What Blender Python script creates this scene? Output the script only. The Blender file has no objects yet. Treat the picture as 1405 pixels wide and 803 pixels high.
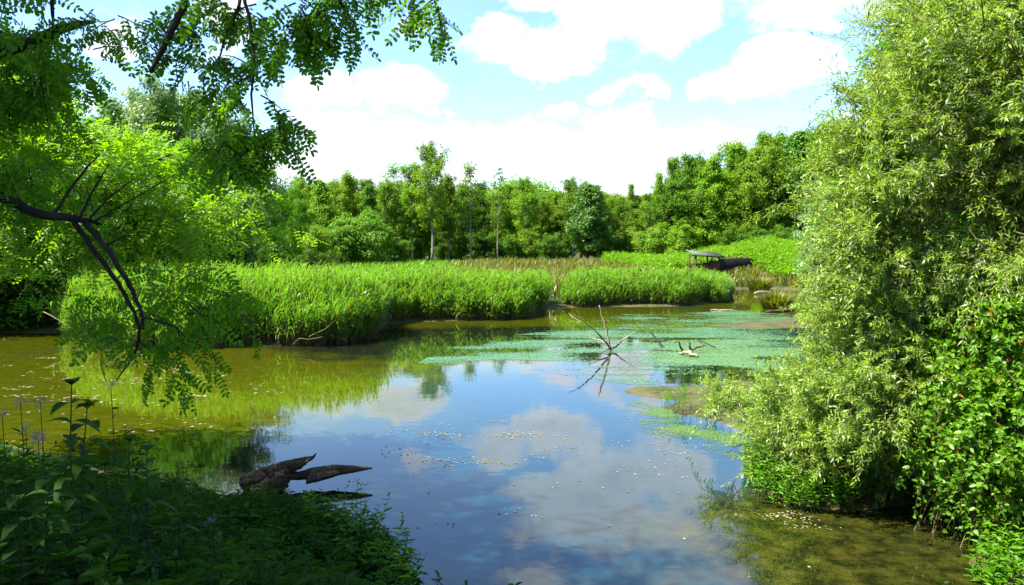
import bpy, math, random
import numpy as np
from mathutils import Vector, Matrix

# ------------------------------------------------------------------ scene, camera, light
S = bpy.context.scene
COL = S.collection
R = math.radians
CAM_Z = 3.6
FPX = 28.0 / 36.0 * 1405.0
PITCH = math.atan((401.5 - 338.0) / FPX)
cam_d = bpy.data.cameras.new('camera')
cam_d.lens = 28.0; cam_d.sensor_width = 36.0; cam_d.clip_start = 0.05; cam_d.clip_end = 4000
cam = bpy.data.objects.new('camera', cam_d); COL.objects.link(cam)
cam.location = (0, 0, CAM_Z); cam.rotation_euler = (R(90) - PITCH, 0, 0)
S.camera = cam

SUN_AZ = -105.0      # degrees from +Y, negative = left
SUN_EL = 57.0
sd = Vector((math.sin(R(SUN_AZ)) * math.cos(R(SUN_EL)), math.cos(R(SUN_AZ)) * math.cos(R(SUN_EL)), math.sin(R(SUN_EL))))
sun_d = bpy.data.lights.new('sun', 'SUN'); sun_d.energy = 5.0; sun_d.angle = R(0.5); sun_d.color = (1.0, 0.95, 0.85)
sun = bpy.data.objects.new('sun', sun_d); COL.objects.link(sun)
sun.rotation_euler = sd.to_track_quat('Z', 'Y').to_euler(); sun.location = sd * 50

S.view_settings.view_transform = 'Standard'; S.view_settings.look = 'None'
S.view_settings.gamma = 1.0; S.view_settings.use_curve_mapping = False
S.view_settings.exposure = 2.1
SKY_STRENGTH = 0.085
S.cycles.max_bounces = 8; S.cycles.diffuse_bounces = 3; S.cycles.glossy_bounces = 3
S.cycles.transmission_bounces = 4; S.cycles.transparent_max_bounces = 6
S.cycles.caustics_reflective = False; S.cycles.caustics_refractive = False
S.cycles.use_denoising = True
S.cycles.sample_clamp_indirect = 6.0


class NT:
    """small node helper"""
    def __init__(s, tree): s.t = tree; s.n = tree.nodes; s.l = tree.links
    def new(s, typ, **kw):
        n = s.n.new(typ)
        for k, v in kw.items(): setattr(n, k, v)
        return n
    def put(s, sock, v):
        if isinstance(v, bpy.types.NodeSocket): s.l.new(v, sock)
        elif v is not None:
            if isinstance(v, (tuple, list)) and sock.type == 'RGBA' and len(v) == 3: v = (*v, 1.0)
            sock.default_value = v
    def math(s, op, a, b=None, c=None, clamp=False):
        n = s.new('ShaderNodeMath', operation=op, use_clamp=clamp)
        s.put(n.inputs[0], a)
        if b is not None: s.put(n.inputs[1], b)
        if c is not None: s.put(n.inputs[2], c)
        return n.outputs[0]
    def mix(s, f, a, b, blend='MIX'):
        n = s.new('ShaderNodeMix', data_type='RGBA', blend_type=blend)
        s.put(n.inputs['Factor'], f); s.put(n.inputs['A'], a) if False else None
        s.put(n.inputs[0], f); s.put(n.inputs[6], a); s.put(n.inputs[7], b)
        return n.outputs[2]
    def ramp(s, f, lo, hi, smooth=True):
        n = s.new('ShaderNodeMapRange', interpolation_type='SMOOTHSTEP' if smooth else 'LINEAR')
        s.put(n.inputs[0], f); s.put(n.inputs[1], lo); s.put(n.inputs[2], hi)
        return n.outputs[0]
    def noise(s, vec, scale, detail=4, rough=0.55, dist=0.0):
        n = s.new('ShaderNodeTexNoise'); s.put(n.inputs['Vector'], vec)
        n.inputs['Scale'].default_value = scale; n.inputs['Detail'].default_value = detail
        n.inputs['Roughness'].default_value = rough; n.inputs['Distortion'].default_value = dist
        return n.outputs['Fac']
    def mapping(s, vec, scale=(1, 1, 1), loc=(0, 0, 0)):
        n = s.new('ShaderNodeMapping'); s.put(n.inputs['Vector'], vec)
        n.inputs['Scale'].default_value = scale; n.inputs['Location'].default_value = loc
        return n.outputs[0]


# sky: Nishita with cumulus clouds placed by direction (azimuth, elevation)
world = bpy.data.worlds.new('World'); S.world = world; world.use_nodes = True
w = NT(world.node_tree); w.n.clear()
sky = w.new('ShaderNodeTexSky', sky_type='NISHITA', sun_disc=False)
sky.sun_elevation = R(SUN_EL); sky.sun_rotation = R(SUN_AZ)
sky.air_density = 1.0; sky.dust_density = 0.0; sky.ozone_density = 6.0; sky.altitude = 100
tc = w.new('ShaderNodeTexCoord')
sep = w.new('ShaderNodeSeparateXYZ'); w.put(sep.inputs[0], tc.outputs['Generated'])
X, Y, Z = sep.outputs
az = w.math('ARCTAN2', X, Y)
el0 = w.math('ARCSINE', Z)
gen = tc.outputs['Generated']
def wob(scale, loc, amp): return w.math('MULTIPLY', w.math('SUBTRACT', w.noise(w.mapping(gen, (1, 1, 1.5), loc), scale, 4, .6), .5), amp)
az = w.math('ADD', az, w.math('ADD', wob(9, (4, 2, 1), .16), wob(30, (1, 7, 3), .05)))
el = w.math('ADD', el0, w.math('ADD', wob(9, (9, 1, 5), .09), wob(30, (2, 3, 8), .035)))
# clouds in degrees: (azimuth, elevation, half width, half height, weight)
def dirpx(px, py, rx, ry, wt=1.0):
    a = math.degrees(math.atan((px - 702.5) / FPX)); e = math.degrees(math.atan((338.0 - py) / FPX * math.cos(R(a))))
    return (a, e, math.degrees(rx / FPX) * math.cos(R(a)) ** 1.5, math.degrees(ry / FPX), wt)
CLOUDS = [dirpx(*c) for c in [
    (545, 128, 88, 36), (450, 122, 70, 32), (470, 190, 80, 40), (580, 196, 78, 40), (440, 236, 90, 34),
    (850, 40, 92, 58), (770, 78, 62, 28), (690, 62, 46, 34, .8), (760, 0, 85, 28), (930, 20, 60, 42, .9), (840, -50, 150, 62),
    (1110, 12, 120, 40), (1020, -12, 60, 30),
    (1085, 90, 64, 36), (1010, 110, 66, 28),
    (888, 124, 36, 22), (842, 132, 34, 18),
    (770, 158, 44, 14, .8), (850, 185, 62, 40), (770, 215, 90, 44), (690, 185, 70, 26, .8), (900, 222, 80, 34), (985, 190, 64, 24, .9),
    (640, 225, 90, 30), (560, 270, 200, 36, .9), (760, 272, 220, 34, .8),
    (270, 152, 46, 20), (150, 150, 80, 24, .7), (180, 60, 50, 42), (325, 25, 55, 70, .9), (230, 205, 90, 26, .7),
    (575, 38, 32, 20, .55), (1205, 95, 40, 34), (1240, 190, 80, 40, .7),
    (720, -135, 90, 30, .7), (950, -125, 90, 26, .65), (500, -110, 100, 26, .55), (250, -160, 150, 60, .9), (1150, -170, 120, 40, .7),
]] + [(70, 20, 22, 7, 1), (-75, 16, 24, 8, 1), (120, 26, 30, 9, 1), (-130, 22, 30, 9, 1), (178, 18, 26, 8, 1), (40, 38, 16, 7, .8), (-30, 48, 20, 8, .7), (5, 66, 30, 9, .6)]
dist = w.noise(w.mapping(tc.outputs['Generated'], (1, 1, 1.7)), 5.0, 5, 0.6)
field = None
for a, e, ra, re, wt in CLOUDS:
    ua = w.math('MULTIPLY', w.math('SUBTRACT', az, R(a)), 1 / R(ra * 1.08))
    ue = w.math('MULTIPLY', w.math('SUBTRACT', el, R(e)), 1 / R(re * 1.06))
    d2 = w.math('ADD', w.math('MULTIPLY', ua, ua), w.math('MULTIPLY', ue, ue))
    v = w.math('MULTIPLY', w.math('SUBTRACT', 1.0, d2, clamp=True), wt)
    field = v if field is None else w.math('MAXIMUM', field, v)
n1 = w.noise(w.mapping(tc.outputs['Generated'], (1, 1, 1.8)), 11.0, 8, 0.62, 0.3)
n2 = w.noise(w.mapping(tc.outputs['Generated'], (1, 1, 2.6), (3.1, 1.7, 0.4)), 3.2, 6, 0.6)
gate = w.ramp(field, 0.0, 0.45)
f = w.math('ADD', field, w.math('MULTIPLY', w.math('MULTIPLY', w.math('SUBTRACT', n1, 0.52), 2.3), gate))
f = w.math('ADD', f, w.math('MULTIPLY', w.math('MULTIPLY', w.math('SUBTRACT', n2, 0.5), 0.7), gate))
mask = w.ramp(f, 0.0, 0.92)
veil = w.math('MULTIPLY', w.ramp(w.noise(w.mapping(tc.outputs['Generated'], (1, 1, 3.2), (0, 5, 0)), 2.4, 7, 0.65), 0.45, 0.80), 0.14)
mask = w.math('MAXIMUM', mask, veil)
mask = w.math('MULTIPLY', mask, w.ramp(el0, R(-1), R(3)))
# cloud brightness: greyer where thick and low
n3 = w.noise(w.mapping(tc.outputs['Generated'], (1, 1, 2.2), (7, 2, 4)), 7.0, 6, .6)
thick = w.ramp(w.math('ADD', f, w.math('MULTIPLY', w.math('SUBTRACT', n3, .5), 2.6)), 0.45, 1.35)
ccol = w.mix(thick, (4.0, 4.1, 4.35), (2.9, 3.15, 3.6))
out_c = w.mix(mask, sky.outputs[0], ccol)
bg = w.new('ShaderNodeBackground'); w.put(bg.inputs[0], out_c); bg.inputs[1].default_value = SKY_STRENGTH
wo = w.new('ShaderNodeOutputWorld'); w.l.new(bg.outputs[0], wo.inputs[0])

# ------------------------------------------------------------------ helpers
cp, sp = math.cos(PITCH), math.sin(PITCH)
def ray(px, py):
    u = (px - 702.5) / FPX; v = -(py - 401.5) / FPX
    return np.array([u, cp + v * sp, v * cp - sp])
def P(px, py, D):                       # the point at distance D ahead seen at that place
    r = ray(px, py); return np.array([0, 0, CAM_Z]) + r * (D / r[1])
def W(px, py, z=0.0):                   # the point at height z seen at that place
    r = ray(px, py); return np.array([0, 0, CAM_Z]) + r * ((z - CAM_Z) / r[2])

def unit(a): return a / np.maximum(np.linalg.norm(a, axis=-1, keepdims=True), 1e-9)

class MB:
    """collects pieces with a material slot each and links them as ONE mesh object"""
    def __init__(s): s.v = []; s.f = []; s.n = 0
    def add(s, V, F, mi=0):
        V = np.asarray(V, dtype=np.float32).reshape(-1, 3)
        if isinstance(F, np.ndarray): F = [F]
        for q in F:
            s.f.append((np.asarray(q, dtype=np.int64) + s.n, mi))
        s.v.append(V); s.n += len(V)
        return s
    def tube(s, pts, rad, sides=6, mi=0, cap=True):
        pts = np.asarray(pts, float)[None]; rad = np.asarray(rad, float)
        V, F = tubes(pts, rad[None], sides); s.add(V, F, mi)
        if cap:
            m = pts.shape[1]; c = np.arange(sides)
            s.f.append(((c[::-1] + s.n - len(V))[None], mi)); s.f.append(((c + (m - 1) * sides + s.n - len(V))[None], mi))
        return s
    def box(s, c, size, rz=0.0, mi=0, ry=0.0):
        h = np.array(size) / 2.0
        V = np.array([[x, y, z] for x in (-1, 1) for y in (-1, 1) for z in (-1, 1)], float) * h
        M = np.array(Matrix.Rotation(rz, 3, 'Z') @ Matrix.Rotation(ry, 3, 'Y'))
        V = V @ M.T + np.array(c)
        F = np.array([[0, 1, 3, 2], [4, 6, 7, 5], [0, 4, 5, 1], [2, 3, 7, 6], [0, 2, 6, 4], [1, 5, 7, 3]])
        return s.add(V, F, mi)
    def mesh(s, name, mats, smooth=False):
        me = bpy.data.meshes.new(name)
        V = np.concatenate(s.v); me.vertices.add(len(V)); me.vertices.foreach_set('co', V.astype(np.float32).ravel())
        nl = sum(q.size for q, _ in s.f); npoly = sum(len(q) for q, _ in s.f)
        me.loops.add(nl); me.polygons.add(npoly)
        me.loops.foreach_set('vertex_index', np.concatenate([q.ravel() for q, _ in s.f]).astype(np.int32))
        tot = np.concatenate([np.full(len(q), q.shape[1]) for q, _ in s.f]); st = np.concatenate([[0], np.cumsum(tot)[:-1]])
        me.polygons.foreach_set('loop_start', st.astype(np.int32))
        me.polygons.foreach_set('material_index', np.concatenate([np.full(len(q), m) for q, m in s.f]).astype(np.int32))
        if not isinstance(mats, (list, tuple)): mats = [mats]
        for m in mats: me.materials.append(m)
        me.update(calc_edges=True); me.validate()
        if smooth: me.polygons.foreach_set('use_smooth', np.ones(len(me.polygons), bool))
        return me
    def build(s, name, mats, parent=None, smooth=False):
        o = bpy.data.objects.new(name, s.mesh(name, mats, smooth)); COL.objects.link(o)
        if parent is not None: o.parent = parent; o.matrix_parent_inverse = Matrix.Translation(-parent.location) if parent.rotation_euler.z == 0 else parent.matrix_basis.inverted()
        return o

def tubes(C, rad, sides=3):
    """many tapered tubes: C (n,m,3), rad (n,m)"""
    C = np.asarray(C, float); n, m, _ = C.shape
    T = unit(np.gradient(C, axis=1)); ref = np.where(np.abs(T[..., 2:3]) > 0.9, np.array([1.0, 0, 0]), np.array([0, 0, 1.0]))
    ref = np.broadcast_to(ref[:, :1], T.shape)
    A = unit(np.cross(T, ref)); B = np.cross(T, A)
    th = np.arange(sides) / sides * 2 * np.pi
    V = C[:, :, None] + np.broadcast_to(rad, (n, m))[:, :, None, None] * (A[:, :, None] * np.cos(th)[None, None, :, None] + B[:, :, None] * np.sin(th)[None, None, :, None])
    i = (np.arange(n) * m * sides)[:, None, None] + (np.arange(m - 1) * sides)[None, :, None]
    k = np.arange(sides)[None, None]; k2 = (k + 1) % sides
    F = np.stack([i + k, i + k2, i + sides + k2, i + sides + k], -1).reshape(-1, 4)
    return V.reshape(-1, 3), F

def leaves(P_, A, N, L, Wd, shape='diamond', curl=0.12):
    """leaf blades at P_, along A, facing N"""
    A = unit(A); Sd = unit(np.cross(A, N)); N = np.cross(Sd, A)
    n = len(P_); L = np.broadcast_to(L, (n,))[:, None]; Wd = np.broadcast_to(Wd, (n,))[:, None]
    if shape == 'diamond':
        V = np.stack([P_, P_ + A * L * .42 + Sd * Wd * .5, P_ + A * L - N * L * curl, P_ + A * L * .42 - Sd * Wd * .5], 1)
        F = np.arange(n * 4).reshape(n, 4)
        return V.reshape(-1, 3), F
    up = N * Wd * .16
    if shape == 'oval':
        V = np.stack([P_, P_ + A * L * .26 + Sd * Wd * .47 + up, P_ + A * L * .78 + Sd * Wd * .45 + up - N * L * curl * .4,
                  P_ + A * L - N * L * curl, P_ + A * L * .78 - Sd * Wd * .45 + up - N * L * curl * .4, P_ + A * L * .26 - Sd * Wd * .47 + up], 1)
    else: V = np.stack([P_, P_ + A * L * .28 + Sd * Wd * .46 + up, P_ + A * L * .66 + Sd * Wd * .40 + up - N * L * curl * .4,
                  P_ + A * L - N * L * curl, P_ + A * L * .66 - Sd * Wd * .40 + up - N * L * curl * .4, P_ + A * L * .28 - Sd * Wd * .46 + up], 1)
    b = (np.arange(n) * 6)[:, None]
    F = np.concatenate([b + np.array([0, 1, 2, 3]), b + np.array([0, 3, 4, 5])], 0)
    return V.reshape(-1, 3), F

def rdir(rng, n): return unit(rng.normal(size=(n, 3)))

def tag(o, label=None, cat=None, group=None, kind=None):
    if label: o['label'] = label
    if cat: o['category'] = cat
    if group: o['group'] = group
    if kind: o['kind'] = kind
    return o
def thing(name, loc, label, cat, group=None, rz=0.0):
    o = bpy.data.objects.new(name, None); COL.objects.link(o); o.location = tuple(float(q) for q in loc); o.rotation_euler = (0, 0, rz)
    o.empty_display_size = .2
    return tag(o, label, cat, group)
def dup(root, loc, rz=0.0, scale=None, label=None, group=None, color=None):
    r = root.copy(); COL.objects.link(r); r.location = tuple(float(q) for q in loc); r.rotation_euler = (0, 0, rz)
    if scale is not None: r.scale = scale
    if label: r['label'] = label
    if group: r['group'] = group
    for ch in list(root.children):
        c = ch.copy(); COL.objects.link(c); c.parent = r
        if color is not None: c.color = color
    return r

# ------------------------------------------------------------------ materials
def mat(name):
    m = bpy.data.materials.new(name); m.use_nodes = True
    k = NT(m.node_tree); k.n.clear()
    o = k.new('ShaderNodeOutputMaterial')
    return m, k, o
def leaf_mat(name, c1, c2, trans=.38, tcol=None, rough=.45, spec=.35, back=None, odd=None):
    if c1[1] > c1[0]: c1 = (c1[0] * .97, c1[1] * 1.1, c1[2] * .75); c2 = (c2[0] * 1.0, c2[1] * 1.1, c2[2] * .75); tcol = (1.8, 1.78, .45)
    m, k, o = mat(name)
    g = k.new('ShaderNodeNewGeometry'); rnd = g.outputs['Random Per Island']
    oi = k.new('ShaderNodeObjectInfo')
    tcd = k.new('ShaderNodeTexCoord')
    big = k.noise(tcd.outputs['Object'], .9, 2)
    fac = k.math('ADD', k.math('MULTIPLY', rnd, .65), k.math('MULTIPLY', k.ramp(big, .3, .7), .35))
    col = k.mix(fac, c1, c2)
    if odd:
        col = k.mix(k.math('GREATER_THAN', k.math('FRACT', k.math('MULTIPLY', rnd, 37.0)), odd[1]), col, odd[0])
    col = k.mix(1.0, col, oi.outputs['Color'], 'MULTIPLY')
    if back: col_s = k.mix(g.outputs['Backfacing'], col, back)
    else: col_s = col
    p = k.new('ShaderNodeBsdfPrincipled'); k.put(p.inputs['Base Color'], col_s)
    p.inputs['Roughness'].default_value = rough; p.inputs['Specular IOR Level'].default_value = spec
    t = k.new('ShaderNodeBsdfTranslucent')
    k.put(t.inputs[0], k.mix(1.0, col, tcol or (1.9, 1.7, .7), 'MULTIPLY'))
    mx = k.new('ShaderNodeMixShader'); mx.inputs[0].default_value = trans
    k.l.new(p.outputs[0], mx.inputs[1]); k.l.new(t.outputs[0], mx.inputs[2]); k.l.new(mx.outputs[0], o.inputs[0])
    return m
def bark_mat(name, c1, c2, scale=6.0, stretch=(1, 1, .25), rough=.85, bump=.4):
    m, k, o = mat(name)
    tcd = k.new('ShaderNodeTexCoord')
    n = k.noise(k.mapping(tcd.outputs['Object'], stretch), scale, 6, .65)
    p = k.new('ShaderNodeBsdfPrincipled'); k.put(p.inputs['Base Color'], k.mix(k.ramp(n, .3, .7), c1, c2))
    p.inputs['Roughness'].default_value = rough; p.inputs['Specular IOR Level'].default_value = .2
    b = k.new('ShaderNodeBump'); b.inputs['Strength'].default_value = bump; b.inputs['Distance'].default_value = .03
    k.l.new(n, b.inputs['Height']); k.l.new(b.outputs[0], p.inputs['Normal']); k.l.new(p.outputs[0], o.inputs[0])
    return m

M = {}
LS = dict(spec=.15, rough=.6)
M['locust'] = leaf_mat('locust_leaf', (.04, .12, .004), (.09, .19, .006), .45, (2.2, 1.9, .5), **LS)
M['locust_bright'] = leaf_mat('locust_leaf_young', (.10, .21, .005), (.18, .31, .008), .48, (2.2, 1.9, .5))
M['far'] = leaf_mat('woodland_leaf', (.06, .125, .008), (.14, .22, .014), .36, (2.0, 1.8, .5), **LS)
M['oak'] = leaf_mat('dark_leaf', (.03, .09, .006), (.07, .15, .010), .32, (1.9, 1.8, .5))
M['silver'] = leaf_mat('silver_willow_leaf', (.07, .125, .05), (.15, .22, .10), .3, (1.5, 1.5, .7), back=(.20, .26, .15))
M['willow'] = leaf_mat('willow_leaf', (.105, .175, .022), (.235, .305, .055), .38, (1.9, 1.7, .5), rough=.42, spec=.38, back=(.22, .28, .15))
M['bramble'] = leaf_mat('bramble_leaf', (.055, .14, .005), (.11, .21, .008), .4, (2.0, 1.8, .5), odd=((.25, .09, .02), .985))
M['reed'] = leaf_mat('reed_blade', (.065, .160, .010), (.15, .255, .060), .38, (1.8, 1.7, .6), rough=.4, spec=.45, odd=((.15, .13, .035), .95))
M['reed_dry'] = leaf_mat('dry_reed', (.06, .040, .013), (.12, .085, .028), .15, (1.3, 1.1, .7))
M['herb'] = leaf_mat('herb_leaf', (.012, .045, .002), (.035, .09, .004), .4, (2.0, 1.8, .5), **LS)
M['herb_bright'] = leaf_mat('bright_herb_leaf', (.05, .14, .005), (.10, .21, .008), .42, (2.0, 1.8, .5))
M['bankherb'] = leaf_mat('bank_herb_leaf', (.07, .165, .006), (.13, .24, .010), .38, (2.0, 1.8, .5))
M['meadow'] = leaf_mat('meadow_blade', (.07, .11, .008), (.14, .15, .022), .35, (1.6, 1.4, .6), odd=((.13, .075, .018), .72))
M['purple'] = leaf_mat('purple_petal', (.10, .065, .17), (.20, .14, .28), .3, (1.3, 1.1, 1.4))
M['bark'] = bark_mat('grey_bark', (.05, .04, .028), (.15, .125, .09))
M['bark_pale'] = bark_mat('pale_bark', (.13, .12, .09), (.26, .24, .19))
M['bark_dark'] = bark_mat('dark_bark', (.006, .005, .004), (.020, .016, .011))
M['stem'] = bark_mat('green_stem', (.012, .028, .004), (.025, .04, .008))
M['twig'] = bark_mat('brown_twig', (.07, .055, .025), (.14, .11, .05))
M['driftwood'] = bark_mat('bleached_driftwood', (.14, .11, .07), (.30, .245, .165), 14, (1, 1, 1))
M['wetwood'] = bark_mat('wet_dark_wood', (.010, .008, .006), (.035, .028, .020), 12, (1, 1, 1), .45)
M['logwood'] = bark_mat('weathered_log', (.009, .007, .005), (.070, .053, .032), 11, (.35, 2.4, 2.4), .8, 1.0)

# ------------------------------------------------------------------ pond outline and ground
def w2(*pts): return [W(px, py)[:2] for px, py in pts]
POND = np.array(
    [(1.5, 6.6), (-.4, 7.3)] + w2((566, 800), (548, 770), (500, 735), (430, 705), (330, 694), (240, 676), (150, 645), (60, 618), (-60, 600))
    + [(-14, 16), (-20, 19), (-25, 26), (-26, 31)]
    + w2((0, 457), (96, 457), (150, 470), (210, 476), (300, 477), (420, 473), (480, 469), (515, 462), (521, 447), (560, 442), (640, 440), (700, 438), (742, 431), (752, 424), (775, 422),
         (850, 421), (930, 420), (985, 416), (1003, 408), (1000, 396.5), (1060, 396), (1110, 398), (1150, 408), (1170, 430), (1150, 460), (1135, 500), (1100, 520),
         (1075, 545), (1072, 575), (1075, 600), (1042, 640), (1055, 680), (1150, 698), (1250, 692), (1330, 700), (1352, 745), (1335, 772), (1345, 800))
    + [(5.1, 7.5), (3.5, 6.7)])
SPIT = np.array(w2((842, 536), (880, 530), (960, 528), (1010, 522), (1090, 530), (1100, 606), (1030, 602), (1000, 585), (960, 572), (915, 560), (925, 548), (885, 545)))
FLAT = np.array(w2((985, 447), (1020, 441), (1090, 437), (1190, 436), (1190, 452), (1085, 450), (1020, 452)))
GAP = np.array(w2((744, 432), (776, 432), (790, 424), (790, 400), (748, 400)))

def sdist(Q, poly):
    """signed distance, positive inside"""
    x, y = Q[:, 0], Q[:, 1]; n = len(poly); d = np.full(len(Q), 1e9); ins = np.zeros(len(Q), bool)
    for i in range(n):
        a = poly[i]; b = poly[(i + 1) % n]; e = b - a
        t = np.clip(((x - a[0]) * e[0] + (y - a[1]) * e[1]) / max(e @ e, 1e-9), 0, 1)
        d = np.minimum(d, np.hypot(x - a[0] - t * e[0], y - a[1] - t * e[1]))
        c = ((a[1] > y) != (b[1] > y)) & (x < (b[0] - a[0]) * (y - a[1]) / (b[1] - a[1] if b[1] != a[1] else 1e-9) + a[0])
        ins ^= c
    return np.where(ins, d, -d)

def vnoise(x, y, seed=0):
    """smooth value noise"""
    def h(i, j):
        n = (i * 374761393 + j * 668265263 + seed * 69069) & 0x7fffffff
        n = ((n ^ (n >> 13)) * 1274126177) & 0x7fffffff
        return ((n ^ (n >> 16)) & 0xffff) / 65535.0
    xi = np.floor(x).astype(np.int64); yi = np.floor(y).astype(np.int64); fx = x - xi; fy = y - yi
    fx = fx * fx * (3 - 2 * fx); fy = fy * fy * (3 - 2 * fy)
    return (h(xi, yi) * (1 - fx) + h(xi + 1, yi) * fx) * (1 - fy) + (h(xi, yi + 1) * (1 - fx) + h(xi + 1, yi + 1) * fx) * fy
def fbm(x, y, seed=0, oct=4):
    s = 0; a = .5
    for k in range(oct): s = s + a * vnoise(x * 2 ** k, y * 2 ** k, seed + k); a *= .5
    return s / (1 - .5 ** oct)
def sstep(x, a, b): t = np.clip((x - a) / (b - a), 0, 1); return t * t * (3 - 2 * t)

def ground_z(x, y):
    x = np.atleast_1d(np.asarray(x, float)); y = np.atleast_1d(np.asarray(y, float))
    Q = np.stack([x, y], 1); s = -sdist(Q, POND)           # s > 0 on land
    s = s + (fbm(x * .8, y * .8, 5) - .5) * .5
    near = 1 - sstep(y, 13, 22)
    bank = np.where(s > 0, 2.0 * (1 - np.exp(-np.clip(s, 0, None) * .26)) * 1.18, 0)
    right = sstep(x, 3.0, 5.0)
    bank = bank * (1 - right * .72) * (1 - .62 * sstep(y, 4.0, 9.0) * (1 - right))
    flat = .28 * np.clip(s, 0, 2) / 2 + .10 * sstep(s, 1.5, 6)
    emb = sstep(x / np.maximum(y, 1), .18, .34) * sstep(y, 64, 90) * 2.0     # green bank on the right of the far shore
    far = .7 * sstep(y, 55, 110) + np.clip(y - 150, 0, 400) * .055 + emb + sstep(x / np.maximum(y, 1), .18, .4) * np.clip(y - 95, 0, 130) * .05
    leftb = sstep(-x / np.maximum(y, 1), .5, .7) * sstep(s, 0, 8) * .5
    land = .02 + near * bank + (1 - near) * (flat + far + leftb) + (fbm(x * .6, y * .6, 9) - .5) * .12 * sstep(s, .3, 2)
    z = np.where(s > 0, land, np.maximum(-.6, s * .18))
    sp = sdist(Q, SPIT) + (fbm(x * 1.3, y * 1.3, 21) - .5) * .9
    z = np.maximum(z, np.where(sp > -.6, np.clip(sp * .12, -.08, .05) + .035 * (fbm(x * 2.2, y * 2.2, 3) - .52), -9))
    fl = sdist(Q, FLAT) + (fbm(x * .8, y * .8, 31) - .5) * 1.6
    z = np.maximum(z, np.where(fl > -.6, np.clip(fl * .06, -.05, .035), -9))
    return z

def axis(segs):
    a = []
    for lo, hi, st in segs: a.append(np.arange(lo, hi, st))
    return np.concatenate(a + [[segs[-1][1]]])
gx = axis([(-900, -200, 50), (-200, -60, 10), (-60, -26, 1.5), (-26, -12, .4), (-12, 14, .16), (14, 32, .4), (32, 70, 1.5), (70, 200, 8), (200, 900, 50)])
gy = axis([(-200, -40, 20), (-40, -6, 2), (-6, 2, .5), (2, 26, .16), (26, 55, .4), (55, 110, 1.5), (110, 300, 6), (300, 1500, 50)])
GX, GY = np.meshgrid(gx, gy); GZ = ground_z(GX.ravel(), GY.ravel())
V = np.stack([GX.ravel(), GY.ravel(), GZ], 1); nx, ny = len(gx), len(gy)
ii = (np.arange(ny - 1) * nx)[:, None] + np.arange(nx - 1)[None]
F = np.stack([ii, ii + 1, ii + nx + 1, ii + nx], -1).reshape(-1, 4)
m, k, o = mat('soil_and_grass')
tcd = k.new('ShaderNodeTexCoord'); ob = tcd.outputs['Object']; sx = k.new('ShaderNodeSeparateXYZ'); k.put(sx.inputs[0], ob)
nn = k.noise(ob, 1.4, 8, .65); nf = k.noise(ob, 14, 6, .7)
mud = k.mix(k.ramp(nn, .35, .65), (.030, .024, .012), (.085, .07, .03))
mud = k.mix(k.ramp(k.noise(ob, 3.5, 5, .6), .44, .60), mud, (.06, .075, .010))
mud = k.mix(k.math('MULTIPLY', k.ramp(nf, .45, .7), .5), mud, (.025, .02, .012))
gr = k.mix(k.ramp(nf, .3, .7), (.012, .026, .004), (.035, .055, .008))
hz = k.math('ADD', sx.outputs[2], k.math('MULTIPLY', k.math('SUBTRACT', nn, .5), .2))
p = k.new('ShaderNodeBsdfPrincipled'); k.put(p.inputs['Base Color'], k.mix(k.ramp(hz, .06, .22), mud, gr))
k.put(p.inputs['Roughness'], k.mix(k.ramp(hz, .02, .10), (.6, .6, .6), (.95, .95, .95)))
p.inputs['Specular IOR Level'].default_value = .2
b = k.new('ShaderNodeBump'); b.inputs['Strength'].default_value = .5; b.inputs['Distance'].default_value = .05
k.l.new(nf, b.inputs['Height']); k.l.new(b.outputs[0], p.inputs['Normal']); k.l.new(p.outputs[0], o.inputs[0])
MB().add(V, F).build('ground', m, smooth=True)['kind'] = 'structure'

# ------------------------------------------------------------------ water
m, k, o = mat('pond_water')
geo = k.new('ShaderNodeNewGeometry'); pos = geo.outputs['Position']; sx = k.new('ShaderNodeSeparateXYZ'); k.put(sx.inputs[0], pos)
warp = k.math('MULTIPLY', k.math('SUBTRACT', k.noise(pos, .35, 5, .6), .5), 5.0)
def blob(cx, cy, rx, ry):
    u = k.math('DIVIDE', k.math('SUBTRACT', k.math('ADD', sx.outputs[0], warp), cx), rx); v = k.math('DIVIDE', k.math('SUBTRACT', k.math('ADD', sx.outputs[1], warp), cy), ry)
    return k.math('SUBTRACT', 1.35, k.math('ADD', k.math('MULTIPLY', u, u), k.math('MULTIPLY', v, v)), clamp=True)
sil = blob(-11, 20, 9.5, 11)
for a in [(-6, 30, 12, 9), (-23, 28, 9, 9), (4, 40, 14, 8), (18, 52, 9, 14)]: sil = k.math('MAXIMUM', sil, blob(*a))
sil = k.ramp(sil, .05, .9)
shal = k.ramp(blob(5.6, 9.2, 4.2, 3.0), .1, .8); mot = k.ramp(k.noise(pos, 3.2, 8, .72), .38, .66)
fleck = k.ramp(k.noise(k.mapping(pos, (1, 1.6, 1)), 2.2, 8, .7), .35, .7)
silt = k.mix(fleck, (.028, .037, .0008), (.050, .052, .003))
deep = k.mix(fleck, (.003, .019, .029), (.005, .024, .031))  # blue of the reflected sky painted into the water's base colour
dif = k.new('ShaderNodeBsdfDiffuse'); k.put(dif.inputs[0], k.mix(k.ramp(k.math('MAXIMUM', blob(-4.2, 11.2, 3.6, 2.6), k.math('MAXIMUM', blob(9, 22, 8, 5.5), blob(0, 30, 9, 6))), .1, .7), k.mix(shal, k.mix(sil, deep, silt), k.mix(mot, (.006, .008, .002), (.034, .034, .005))), k.mix(mot, (.004, .006, .004), (.012, .014, .006))))  # dark blobs paint in the reflections of the log and the trees
gl = k.new('ShaderNodeBsdfGlossy'); gl.inputs['Roughness'].default_value = .018; gl.inputs[0].default_value = (1, 1, 1, 1)
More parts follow.
